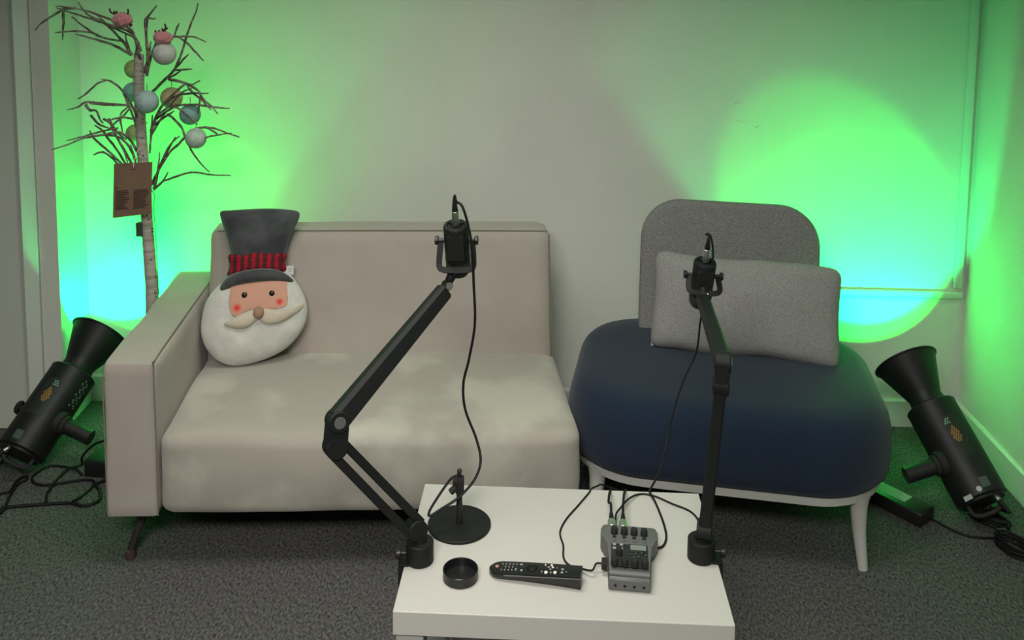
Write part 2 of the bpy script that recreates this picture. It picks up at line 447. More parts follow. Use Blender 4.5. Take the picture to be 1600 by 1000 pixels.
obj('base_frame', bx(.05, SL-.05, .08, .68, SZ0-.006, SZ0+.03), M['blackmatte'], sofa)
for (x, y, dx, dy) in ((.080, .11, -.044, -.047), (SL-.1, .13, .045, -.04), (.105, .62, -.045, .04), (SL-.1, .62, .045, .04)):
    lg = obj('leg', cyl(new(), (x+dx, y+dy, .012), (x, y, SZ0), .009, .016, 16), M['darkmetal'], sofa)
    obj('foot', lathe(new(), [(0, 0), (.013, 0), (.015, .006), (.012, .022), (0, .026)], 16, T((x+dx*1.02, y+dy*1.02, 0))), M['brownfoot'], lg)

# ------------------------------------------------------------------ lounge chair
CHX, CHY, CHR = .533, 2.70, math.radians(-8)
chair = thing('lounge_chair', 'wide armless lounge chair with rounded navy seat, grey backrest and white frame', 'chair', (CHX, CHY, 0), (0, 0, CHR))
CW, CD = .915, .73
def cushion(w, d, z0, z1, r, rows, n=14, crown=.012):
    """superellipse-like seat: rounded plan outline swept up through rows of (z, inset)"""
    bm = new(); rings = []
    for (t, ins) in rows:
        z = z0 + (z1-z0)*t
        poly = rpoly(w-2*ins, d-2*ins, max(r-ins, .02), n)
        rings.append([bm.verts.new((x, y, z)) for x, y in poly])
    for k in (.85, .65, .4, .2):
        last = rings[-1] if k == .85 else rings[-1]
        base = rings[len(rows)-1]
        rings.append([bm.verts.new((v.co.x*k, v.co.y*k, z1 + crown*(1-k*k))) for v in base])
    N = len(rings[0])
    for a, b2 in zip(rings, rings[1:]):
        for i in range(N): bm.faces.new((a[i], a[(i+1) % N], b2[(i+1) % N], b2[i]))
    bm.faces.new(rings[-1]); bm.faces.new(rings[0][::-1])
    return bm
rows = [(0, .034), (.03, .016), (.10, .004), (.25, 0), (.45, .001), (.64, .004), (.78, .010), (.88, .020), (.95, .034), (1.0, .060)]
obj('seat_cushion', cushion(CW, CD, .215, .425, .235, rows), M['navy'], chair, angle=60)
fr = new()
po, pi_ = rpoly(CW-.05, CD-.05, .21, 10), rpoly(CW-.13, CD-.13, .17, 10)
for (z0, z1) in ((.186, .216),):
    vs = [[fr.verts.new((x, y, z)) for x, y in pl] for pl, z in ((po, z0+.006), (po, z1), (pi_, z1), (pi_, z0))]
    N = len(po)
    for q in range(4):
        a, b2 = vs[q], vs[(q+1) % 4]
        for i in range(N): fr.faces.new((a[i], a[(i+1) % N], b2[(i+1) % N], b2[i]))
obj('frame', fr, M['whiteframe'], chair, angle=30)
for (sx, sy) in ((-1, -1), (1, -1), (-1, 1), (1, 1)):
    x, y = sx*(CW/2-.100), sy*(CD/2-.085)
    bm = new()
    tube(bm, [(x+sx*.012, y+sy*.012, 0), (x, y, .10), (x-sx*.004, y-sy*.004, .17), (x-sx*.008, y-sy*.008, .205)], [.013, .018, .023, .036], n=16)
    obj('leg', bm, M['whiteframe'], chair)
# backrest: rounded padded board standing at the rear, leaning back
def backboard():
    w, h, r = .575, .46, .13
    poly = []
    for (sx, sz, a0, rr) in ((1, 1, 0, r), (-1, 1, 90, r), (-1, -1, 180, .04), (1, -1, 270, .04)):
        for i in range(11):
            a = math.radians(a0+9*i); poly.append((sx*(w/2-rr)+rr*math.cos(a), sz*(h/2-rr)+rr*math.sin(a)))
    bm = new(); rings = []
    th = .075
    for (y, k) in ((.5, .90), (.5, .95), (.42, .985), (.2, 1), (-.2, 1), (-.40, .99), (-.48, .97), (-.5, .93)):
        rings.append([bm.verts.new((x*k, y*th, z*(1-(1-k)*w/h))) for x, z in poly])
    for k in (.7, .4, .15): rings.append([bm.verts.new((x*.93*k, -.5*th-.006*(1-k), z*.93*k)) for x, z in poly])
    N = len(poly)
    for a, b2 in zip(rings, rings[1:]):
        for i in range(N): bm.faces.new((a[i], a[(i+1) % N], b2[(i+1) % N], b2[i]))
    bm.faces.new(rings[-1]); bm.faces.new(rings[0][::-1])
    return bm
bb = backboard()
bmesh.ops.transform(bb, matrix=T((.018, .270, .618), (math.radians(-8), 0, 0)), verts=bb.verts)
obj('backrest', bb, M['grey'], chair, angle=60)
# loose cushion on the seat
cu = thing('lumbar_cushion', 'rectangular light grey cushion propped upright on the navy chair seat', 'cushion', (CHX+.066, CHY+.045, .428), (math.radians(-14), math.radians(1.5), CHR))
def f_cush(v, hs):
    u, t = v.x/hs.x, v.z/hs.z
    b_ = (1-abs(u)**2.6)*(1-abs(t)**2.6); v.y *= (.42+.58*max(b_, 0)**.5)
    v.x *= 1-.022*(1-t*t); v.z *= 1-.03*(1-u*u)
    v.y += nz(v, 12, .006); v.z += nz(v, 8, .006, 4) + .004*math.sin(v.x*18)
    return v
obj('cushion_cover', rbox((0, 0, .143), (.568, .125, .300), .035, 30, f_cush), M['grey2'], cu)
pp = new()
tube(pp, [(-.275, 0, .155), (-.278, 0, .012), (-.25, -.002, .004), (0, -.002, .006), (.25, -.002, .004), (.28, 0, .012), (.275, 0, .155)], .003, n=6)
obj('cushion_piping', pp, M['grey2'], cu)

# ------------------------------------------------------------------ side table
TZ = .45
tb = thing('side_table', 'low white rectangular side table with thick top holding the recording gear', 'table', (.0325, 1.7285, 0), (0, 0, 0))
tt = bx(-.305, .305, -.207, .207, TZ-.046, TZ, .0016)
obj('table_top', tt, M['tabletop'], tb, smooth=False)
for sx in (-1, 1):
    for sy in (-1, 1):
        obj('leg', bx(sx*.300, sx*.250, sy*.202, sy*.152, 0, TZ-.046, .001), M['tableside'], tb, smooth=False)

# ------------------------------------------------------------------ microphones on boom arms
rect = lambda w, h: [(-w, -h), (w, -h), (w, h), (-w, h)]
def oct_(w, h, c): return [(-w+c, -h), (w-c, -h), (w, -h+c), (w, h-c), (w-c, h), (-w+c, h), (-w, h-c), (-w, -h+c)]
def bar(bm, p0, p1, w0, h0, w1, h1, side, c=.25, mi=0):
    """tapering bar of chamfered section between two points; side = direction of its width"""
    p0, p1 = Vector(p0), Vector(p1); d = (p1-p0).normalized(); s = Vector(side); s = (s-d*s.dot(d)).normalized(); u = s.cross(d)
    R_ = []
    for p, w_, h_ in ((p0, w0, h0), (p1, w1, h1)):
        cc = min(w_, h_)*c
        R_.append([bm.verts.new(p + s*a + u*b2) for a, b2 in oct_(w_, h_, cc)])
    for j in range(8):
        f = bm.faces.new((R_[0][j], R_[0][(j+1) % 8], R_[1][(j+1) % 8], R_[1][j])); f.material_index = mi
    bm.faces.new(R_[0][::-1]); bm.faces.new(R_[1])
    return bm
VIEW = Vector((0, .9, -.35))
def microphone(c, axis, yoke_dir, label, scale=1.0, yoke_below=True):
    """end-address microphone; axis points to its rear (cable) end"""
    fm = frame(axis, (1, 0, 0), c) @ Matrix.Scale(scale, 4)
    t = thing('microphone', label, 'microphone', mtx=Matrix.Translation(c) , world=True, group='microphones on the two boom arms')
    r = .0265
    obj('microphone_body', lathe(new(), [(0, .046), (.018, .046), (.019, .050), (.0245, .050), (r, .047), (r, -.012), (r*.985, -.015), (r*.985, -.018), (r, -.02), (r, -.035)], 40, fm), M['blackmetal'], t)
    obj('grille', lathe(new(), [(r*.98, -.034), (r*1.0, -.05), (r*.94, -.062), (r*.75, -.071), (r*.4, -.076), (0, -.077)], 40, fm), M['grille'], t)
    nb = new()
    prism(nb, rpoly(.034, .060, .004), -r-.0006, -r+.004, fm @ T((0, 0, 0.008)), axis='y')
    obj('front_panel', nb, M['blackmatte'], t)
    # yoke: U bracket pivoting at both sides
    yk = new(); yb = -.032 if yoke_below else -.006
    fwd = -.030
    sec = rect(.0062, .0018)
    tube(yk, [fm @ Vector(p) for p in ((-.033, 0, .012), (-.0355, fwd*.5, (.012+yb)/2), (-.036, fwd, yb), (-.027, fwd*1.25, yb-.004), (0, fwd*1.3, yb-.005), (.027, fwd*1.25, yb-.004), (.036, fwd, yb), (.0355, fwd*.5, (.012+yb)/2), (.033, 0, .012))], 1, sect=sec, k=5)
    y_ = obj('yoke', yk, M['rubber'], t)
    for s in (-1, 1):
        kb = new()
        cyl(kb, fm @ Vector((s*.026, 0, .012)), fm @ Vector((s*.040, 0, .012)), .0045*scale, n=14)
        cyl(kb, fm @ Vector((s*.0385, 0, .012)), fm @ Vector((s*.046, 0, .012)), .0095*scale, n=18, bev=.001)
        obj('knob', kb, M['black'], t)
    for sx, sy in ((-.010, .008), (.011, .008)):
        obj('rear_port', lathe(new(), [(0, .0515), (.0035, .0515), (.004, .0495)], 14, fm @ T((sx, sy, 0))), M['rubber'], t)
    return t, fm
def xlr(fm, p, d, parent, L=.030, r=.0085):
    d = Vector(d)
    a = fm @ Vector(p); b2 = fm @ (Vector(p) + d*L); c2 = fm @ (Vector(p) + d*(L*1.12)); e2 = fm @ (Vector(p) + d*(L*1.85))
    pl = obj('connector', cyl(new(), a, b2, r, r*.86, n=20, bev=.0008), M['chrome'], parent)
    obj('strain_relief', cyl(new(), b2, e2, r*.78, r*.42, n=16, bev=.0008), M['rubber'], pl)
    return e2

# left arm
base = at(656, 876, z=TZ); base.z = TZ
def boom(name_label, B, shoulder, elbow, wrist, tip, side, knobdir, rods=True, wl=.0125, wu=.0215):
    t = thing('boom_arm', name_label, 'microphone arm', mtx=Matrix.Translation(B), world=True, group='boom arms clamped to the table')
    cb = lathe(new(), [(0, 0), (.0255, 0), (.0268, .0015), (.0268, .040), (.0255, .0415), (0, .0415)], 40, T(B))
    base_ = obj('clamp_base', cb, M['blackmetal'], t)
    kb = new(); kd = Vector(knobdir).normalized()
    cyl(kb, B + kd*.026 + Vector((0, 0, .018)), B + kd*.038 + Vector((0, 0, .018)), .0045, n=14)
    cyl(kb, B + kd*.037 + Vector((0, 0, .018)), B + kd*.046 + Vector((0, 0, .018)), .0105, n=18, bev=.001)
    obj('clamp_screw', kb, M['black'], t)
    # clamp jaw gripping the table edge
    jw = new(); e = kd
    fmj = frame((0, 0, 1), e, B)
    box(jw, (.036, 0, -.032), (.012, .034, .060), .002, mtx=fmj)
    box(jw, (.018, 0, -.0605), (.040, .034, .008), .002, mtx=fmj)
    box(jw, (.030, 0, .001), (.020, .034, .006), .001, mtx=fmj)
    obj('clamp_jaw', jw, M['blackmetal'], t)
    hub = new()
    cyl(hub, B + Vector((0, 0, .040)), B + Vector((0, 0, .052)), .014, .012, n=20)
    s = Vector(side).normalized()
    cyl(hub, shoulder - s*.0145, shoulder + s*.0145, .020, n=24, bev=.0015)
    tube(hub, [B + Vector((0, 0, .046)), shoulder], .011, n=14, smooth=False)
    obj('pivot_joint', hub, M['blackmetal'], t)
    d = (elbow-shoulder).normalized(); u = s.cross(d).normalized()
    if rods:
        for k in (-1, 1):
            rb = bar(new(), shoulder + u*k*.0145 + d*.004, elbow + u*k*.0135 - d*.0, .0100, .0082, .0100, .0082, s)
            obj('lower_rod', rb, M['blackmetal'], t)
    else:
        obj('lower_arm', bar(new(), shoulder, elbow, .0120, .015, .0115, .015, s), M['blackmetal'], t)
    d2 = (wrist-elbow).normalized(); u2 = s.cross(d2).normalized()
    e1 = elbow; e2 = elbow + Vector((0, 0, 0)) + (d2 - d).normalized()*0 + EL[t.name][0] if t.name in EL else elbow
    el = new()
    e2 = elbow + ELB
    bar(el, e1, e2, .0135, .0205, .0135, .0200, s, c=.2)
    cyl(el, e1 - s*.0155, e1 + s*.0155, .0215, n=28, bev=.002); cyl(el, e2 - s*.0155, e2 + s*.0155, .0205, n=28, bev=.002)
    ej = obj('elbow_joint', el, M['blackmetal'], t)
    cp = new(); sgn = -1 if s.dot(VIEW) > 0 else 1
    cyl(cp, e2 + s*sgn*.015, e2 + s*sgn*.0172, .011, n=24)
    obj('joint_cap', cp, M['recgrey'], ej)
    obj('upper_arm', bar(new(), e2, wrist, .0165, wu, .0145, wu*.80, s, c=.45), M['blackmetal'], t)
    hd = new()
    cyl(hd, wrist - d2*.004, wrist + (tip-wrist)*.45, .0085, .0075, n=18, bev=.001)
    cyl(hd, wrist + (tip-wrist)*.35 - s*.010, wrist + (tip-wrist)*.35 + s*.010, .0095, n=20, bev=.001)
    cyl(hd, wrist + (tip-wrist)*.5, tip, .0088, .0105, n=20, bev=.0012)
    h_ = obj('head_joint', hd, M['blackmetal'], t)
    obj('locking_cap', cyl(new(), wrist + (tip-wrist)*.35 + s*sgn*.010, wrist + (tip-wrist)*.35 + s*sgn*.0118, .0075, n=20), M['chrome'], h_)
    return t
EL = {}
sh = at(650, 826, y=base.y); elb = at(524, 697, y=1.600); e2p = at(527, 657, y=1.603); ELB = e2p - elb
wr = at(694, 455, y=1.86); tp = at(707, 428, y=1.876)
sd = (wr-e2p).cross(elb-sh)
if sd.y > 0: sd = -sd
side = Vector((.35, -.9, .0)); side = (side*.6 + sd.normalized()*.4)
boom('black boom arm clamped at the left table edge, bent in a wide V', Vector((base.x, base.y, TZ)), sh, elb, e2p*0+wr, tp, side, (-1, -.15, 0))
mc = at(714, 383, y=1.885)
micL, fmL = microphone(mc, (-.03, -.30, 1), None, 'larger black microphone tilted on the left boom arm in front of the sofa back', 1.0)
lower = fmL @ Vector((0, -.039, -.037))
ad_ = new(); cyl(ad_, tp, lower, .0095, .0065, n=18, bev=.001)
obj('mount_adapter', ad_, M['blackmetal'], micL)
endL = xlr(fmL, (0, .004, .048), (0, 0, 1), micL, L=.034)

# right arm, seen almost edge-on
bR = at(1098, 883, z=TZ); bR = Vector((bR.x, bR.y+.022, TZ))
shR = at(1101, 828, y=bR.y); elR = at(1127, 600, y=1.705); e2R = at(1130, 566, y=1.706); ELB = e2R - elR
wrR = at(1098, 466, y=2.06); tpR = at(1099, 452, y=2.080)
boom('black boom arm clamped at the right table edge, standing almost straight up', bR, shR, elR, wrR, tpR, (-1, .25, 0), (1, -.1, 0), rods=False, wu=.0135)
mR = at(1098, 437, y=2.115)
micR, fmR = microphone(mR, (.05, -.28, 1), None, 'smaller looking black microphone on the right boom arm in front of the grey cushion', 1.0, yoke_below=False)
ad_ = new(); cyl(ad_, tpR, fmR @ Vector((0, -.037, -.012)), .009, .0085, n=18, bev=.001)
obj('mount_adapter', ad_, M['blackmetal'], micR)
endR = xlr(fmR, (.001, .004, .048), (0, 0, 1), micR, L=.034)

def cable(name, pts, r, label, cat='cable', mt='rubber', group=None, k=8):
    p0 = Vector(pts[0])
    return solo(name, tube(new(), pts, r, n=8, k=k), M[mt], label, cat, p0, group)
TS = TZ + .0026
cL = [endL, endL + Vector((.001, .002, .006)), at(713, 315, y=1.872), at(722, 322, y=1.862), at(731, 350, y=1.858), at(738, 390, y=1.852), at(740, 440, y=1.855), at(742, 505, y=1.85), at(733, 560, y=1.85),
      at(724, 600, y=1.85), at(727, 640, y=1.85), at(744, 685, y=1.84), at(751, 720, y=1.82), at(741, 750, y=1.79), at(717, 777, y=1.76), at(690, 795, y=1.745), at(672, 806, y=1.735),
      at(671, 799, y=1.740), at(682, 780, y=1.765), at(697, 758, y=1.79), at(706, 747, y=1.797), at(716, 742, y=1.80)]
cable('microphone_cable', cL, .0028, 'long black cable hanging from the left microphone down to the disc stand')
cR = [endR, endR + Vector((.001, .002, .005)), at(1103, 366, y=2.108), at(1110, 368, y=2.10), at(1114, 390, y=2.096), at(1113, 415, y=2.092), at(1108, 440, y=2.090), at(1100, 470, y=2.11), at(1094, 505, y=2.13), at(1088, 550, y=2.13), at(1069, 592, y=2.12),
      at(1053, 640, y=2.10), at(1042, 690, y=2.07), at(1031, 735, y=2.0), at(1018, 761, y=1.95), at(1015, 768, z=TZ+.012), at(1024, 785, z=TS), at(1036, 815, z=TS), at(1041, 838, z=TS), at(1036, 853, z=TS), at(1022, 857, z=TZ+.008), at(1012, 854, z=TZ+.014)]
cable('microphone_cable', cR, .0024, 'black cable hanging from the right microphone and looping beside the recorder')

# ------------------------------------------------------------------ desk stand, dish
sp = at(717.6, 818, z=TZ+.005)
st = thing('desk_stand', 'black round disc desk stand with a short upright post', 'stand', (sp.x, sp.y, TZ))
obj('disc_base', lathe(new(), [(0, 0), (.064, 0), (.0655, .0015), (.0655, .0055), (.064, .007), (0, .0075)], 56), M['blackmetal'], st)
pt_ = new(); lathe(pt_, [(0, .006), (.0068, .006), (.0068, .050), (.0060, .052), (.0060, .110), (0, .110)], 20)
obj('post', pt_, M['black'], st)
cl_ = new(); box(cl_, (.001, 0, .090), (.0165, .013, .036), .0015); box(cl_, (-.008, -.003, .098), (.011, .011, .013), .001); cyl(cl_, (-.006, -.005, .088), (-.018, -.009, .078), .007, n=14, bev=.001)
obj('cable_clip', cl_, M['blackmatte'], st)
obj('thread_tip', lathe(new(), [(0, .109), (.0038, .109), (.0038, .115), (.005, .117), (.005, .122), (.003, .124), (0, .124)], 16), M['chrome'] if False else M['black'], st)
dp = at(719.5, 903, z=TZ)
solo('round_dish', lathe(new(), [(0, .0), (.0325, 0), (.0335, .001), (.0335, .019), (.0325, .020), (.0313, .019), (.0310, .004), (0, .003)], 56, T((dp.x, dp.y, TZ))), M['gloss'],
     'small shallow black round dish near the front left of the table', 'dish', (dp.x, dp.y, TZ))

# ------------------------------------------------------------------ remote control
pa = at(766, 886, z=TZ+.012); pb = at(908, 905, z=TZ+.012)
dv = (pb-pa); L_ = math.hypot(dv.x, dv.y); ang = math.atan2(dv.y, dv.x)
rm = thing('remote_control', 'black curved television remote control with pale buttons lying on the table', 'remote control', ((pa.x+pb.x)/2, (pa.y+pb.y)/2, TZ), (0, 0, ang))
def remote_body():
    bm = new(); rings = []; N = 26; hl = L_/2+.001
    for i in range(N+1):
        t = i/N; x = -hl + 2*hl*t
        wd = .0195*min(1, math.sqrt(max(0.0, 1-(1-min(t/.14, 1))**2)) + .02) * (1 - .10*t)
        zt = .0165 + .012*t - .004*(1-t)**3
        zb = .0005 + .006*math.sin(PI*t)*.5
        if i == 0: wd = .004
        prof = [(-wd*.8, zb), (-wd, zb+(zt-zb)*.35), (-wd*1.04, zt-.004), (-wd*.96, zt-.0008), (-wd*.5, zt+.0002), (0, zt+.0004), (wd*.5, zt+.0002), (wd*.96, zt-.0008), (wd*1.04, zt-.004), (wd, zb+(zt-zb)*.35), (wd*.8, zb)]
        rings.append([bm.verts.new((x, a, b2)) for a, b2 in prof])
    n = len(rings[0])
    for a, b2 in zip(rings, rings[1:]):
        for j in range(n): bm.faces.new((a[j], a[(j+1) % n], b2[(j+1) % n], b2[j]))
    bm.faces.new(rings[0][::-1]); bm.faces.new(rings[-1])
    return bm
obj('remote_body', remote_body(), M['gloss'], rm)
def rz(x):
    t = (x + L_/2)/L_; return .0165 + .012*t - .004*(1-t)**3 + .0004
tp_ = math.atan(.012/L_)
def button(x, y, rx, ry, mt, h=.0012, name='button'):
    obj(name, lathe(new(), [(0, h), (rx*.8, h), (rx, h*.4), (rx, -.001), (0, -.001)], 14, T((x, y, rz(x)), (0, -tp_, 0)), sy=ry/rx), M[mt], rm)
button(-.074, .001, .0036, .0036, 'btnpink')
for i in range(5):
    for j in range(3):
        if (i, j) in ((0, 1), (4, 1)): continue
        button(-.064+i*.0068, -.009+j*.0085, .0014, .0014, 'btn')
button(-.028, .008, .0032, .0018, 'btn'); button(-.025, -.009, .0026, .0022, 'btn'); button(-.036, -.006, .0018, .0016, 'btn')
obj('scroll_wheel', lathe(new(), [(0, .0022), (.004, .0024), (.006, .0018), (.0085, .003), (.0105, .001), (.0105, -.001)], 24, T((-.006, 0, rz(-.006)), (0, -tp_, 0))), M['rubber'], rm)
for (x, y, a, b_, mt) in ((.018, .010, .0016, .0016, 'btnwhite'), (.014, -.010, .0014, .002, 'btn'), (.022, -.011, .0034, .0038, 'btnwhite'), (.029, -.002, .0018, .0018, 'btn'), (.031, -.011, .0016, .002, 'btn'),
                         (.025, .004, .0024, .0018, 'btn'), (.030, .010, .0026, .002, 'btnwhite'), (.033, .004, .0024, .002, 'btnwhite'), (.039, -.010, .0034, .0038, 'btnwhite'), (.041, .003, .0012, .0012, 'btn'),
                         (.052, .0, .003, .002, 'btn'), (.052, -.009, .0028, .002, 'btn'), (.060, -.006, .0010, .0020, 'btn')):
    button(x, y, a, b_, mt)
obj('trim_strip', bar(new(), (-L_/2+.03, -.0196, rz(-.05)-.005), (L_/2, -.0178, rz(L_/2)-.005), .0007, .0012, .0007, .0012, (0, 1, 0)), M['recgrey'], rm)

# ------------------------------------------------------------------ audio recorder
rc = thing('audio_recorder', 'grey portable podcast recorder with eight black knobs and a small screen', 'audio recorder', (.163, 1.679, TZ), (0, 0, math.radians(-4.2)))
out = [(-.038, -.082), (.038, -.082), (.0395, -.078), (.040, .010), (.047, .022), (.054, .030), (.0565, .040), (.0565, .060), (.053, .070), (.048, .0735), (-.048, .0735), (-.053, .070), (-.0565, .060), (-.0565, .040), (-.054, .030), (-.047, .022), (-.040, .010), (-.0395, -.078)]
rb = prism(new(), out, .002, .034, axis='z', bev=.003)
for v in rb.verts:
    if v.co.y < -.060 and v.co.z > .02: v.co.z -= (-.060-v.co.y)*.45
obj('recorder_body', rb, M['recgrey'], rc)
obj('front_lip', cyl(new(), (-.0375, -.069, .0275), (.0375, -.069, .0275), .0065, n=20), M['recgrey'], rc)
obj('control_panel', box(new(), (0, -.024, .0345), (.070, .068, .0016), .0006), M['recpanel'], rc)
def knob3(x, y, r, h, mt='blackmatte', z=.034, name='knob'):
    return obj(name, lathe(new(), [(0, h), (r*.78, h), (r*.86, h*.94), (r, h*.1), (r, -.001)], 20, T((x, y, z))), M[mt], rc)
for i in range(4):
    knob3(-.0295+i*.0195, .045, .0072, .013, name='gain_knob')
    obj('mute_switch', box(new(), (-.0295+i*.0195, .0315, .0352), (.0075, .0036, .003), .0005), M['blackmatte'], rc)
    knob3(-.0295+i*.0195, .0215, .0035, .0018, 'recgrey', name='channel_button')
    knob3(-.0285+i*.0190, -.053, .0075, .013, z=.035, name='volume_knob')
    obj('headphone_jack', lathe(new(), [(0, .0006), (.0026, .0006), (.003, 0)], 14, frame((0, -1, 0), (1, 0, 0), (-.026+i*.0175, -.0818, .012))), M['rubber'], rc)
sc_ = obj('screen_bezel', box(new(), (.017, -.002, .0357), (.036, .023, .0018), .0005), M['recpanel'], rc)
obj('screen', box(new(), (.017, -.001, .0369), (.030, .015, .0008)), M['screen'], sc_)
for x in (-.029, -.0155):
    for y in (.006, -.006):
        obj('pad_button', box(new(), (x, y, .036), (.0065, .0060, .0022), .0008), M['btn'], rc)
knob3(-.020, -.024, .0065, .014, z=.035, name='menu_dial')
for x, y in ((.001, -.022), (.012, -.019), (.023, -.017), (.031, -.022), (.008, -.031), (.018, -.029), (.029, -.031)):
    knob3(x, y, .0026, .002, 'recpanel', .035, name='menu_button')
    obj('button_print', lathe(new(), [(0, .0001), (.0009, .0001), (.0009, -.0001)], 8, T((x, y, .0372))), M['btn'], rc)
plug = obj('usb_plug', box(new(), (-.0475, -.030, .018), (.011, .022, .012), .001), M['blackmatte'], rc)
RM = Matrix.Translation((.163, 1.679, TZ)) @ Matrix.Rotation(math.radians(-4.2), 4, 'Z')
for i, x in enumerate((-.0345, -.012)):
    p0 = RM @ Vector((x, .0725, .0255))
    t = thing('audio_cable', 'black cable with silver plug in the recorder, %s of the pair behind it' % ('left' if i == 0 else 'right'), 'cable', mtx=Matrix.Translation(p0), world=True, group='plugged cables behind the recorder')
    d = Vector((.03 + .04*i, 1, .12)).normalized()
    obj('plug_collar', cyl(new(), p0, p0 + d*.022, .0088, .0080, n=20, bev=.0008), M['chrome'], t)
    obj('plug_sleeve', cyl(new(), p0 + d*.021, p0 + d*.046, .0062, .0036, n=16, bev=.0008), M['rubber'], t)
    e_ = p0 + d*.044
    uu = (951, 974)[i]
    obj('cord', tube(new(), [e_, e_ + d*.03, at(uu, 785, z=TZ+.028), at(uu+1, 772, z=TZ+.028), at(uu+3, 766, y=1.945), Vector((e_.x+.012+.01*i, 1.965, TZ-.03)), Vector((e_.x+.02, 1.985, TZ-.15)), Vector((e_.x+.03, 2.0, .004))], .0026, n=8), M['rubber'], t)
ps = RM @ Vector((-.053, -.030, .018))
cable('usb_cable', [ps + Vector((.002, 0, 0)), ps + Vector((-.010, 0, -.001)), at(925, 891, z=TZ+.014), at(910, 889, z=TZ+.008), at(895, 886, z=TS), at(884, 878, z=TS), at(880, 868, z=TS), at(880, 852, z=TS), at(875, 832, z=TS), at(884, 812, z=TS), at(903, 790, z=TS), at(920, 770, z=TS), at(924, 764, y=1.938), at(932, 760, y=1.955), at(945, 759, y=1.97), Vector((.19, 1.985, TZ-.06)), Vector((.20, 2.0, .2)), Vector((.21, 2.0, .004))],
      .0019, 'thin black cable from the recorder side passing behind the remote control')
pj = RM @ Vector((-.026, .0735, .016))
cable('link_cable', [pj, at(962, 806, z=TZ+.014), at(970, 793, z=TZ+.012), at(983, 779, z=TZ+.010), at(1000, 772, z=TS), at(1022, 775, z=TS), at(1050, 787, z=TS), at(1075, 797, z=TS), at(1088, 808, z=TS), at(1093, 820, z=TZ+.012), at(1094, 829, y=bR.y+.005)],
      .0021, 'black cable arching from the recorder back to the right clamp base')

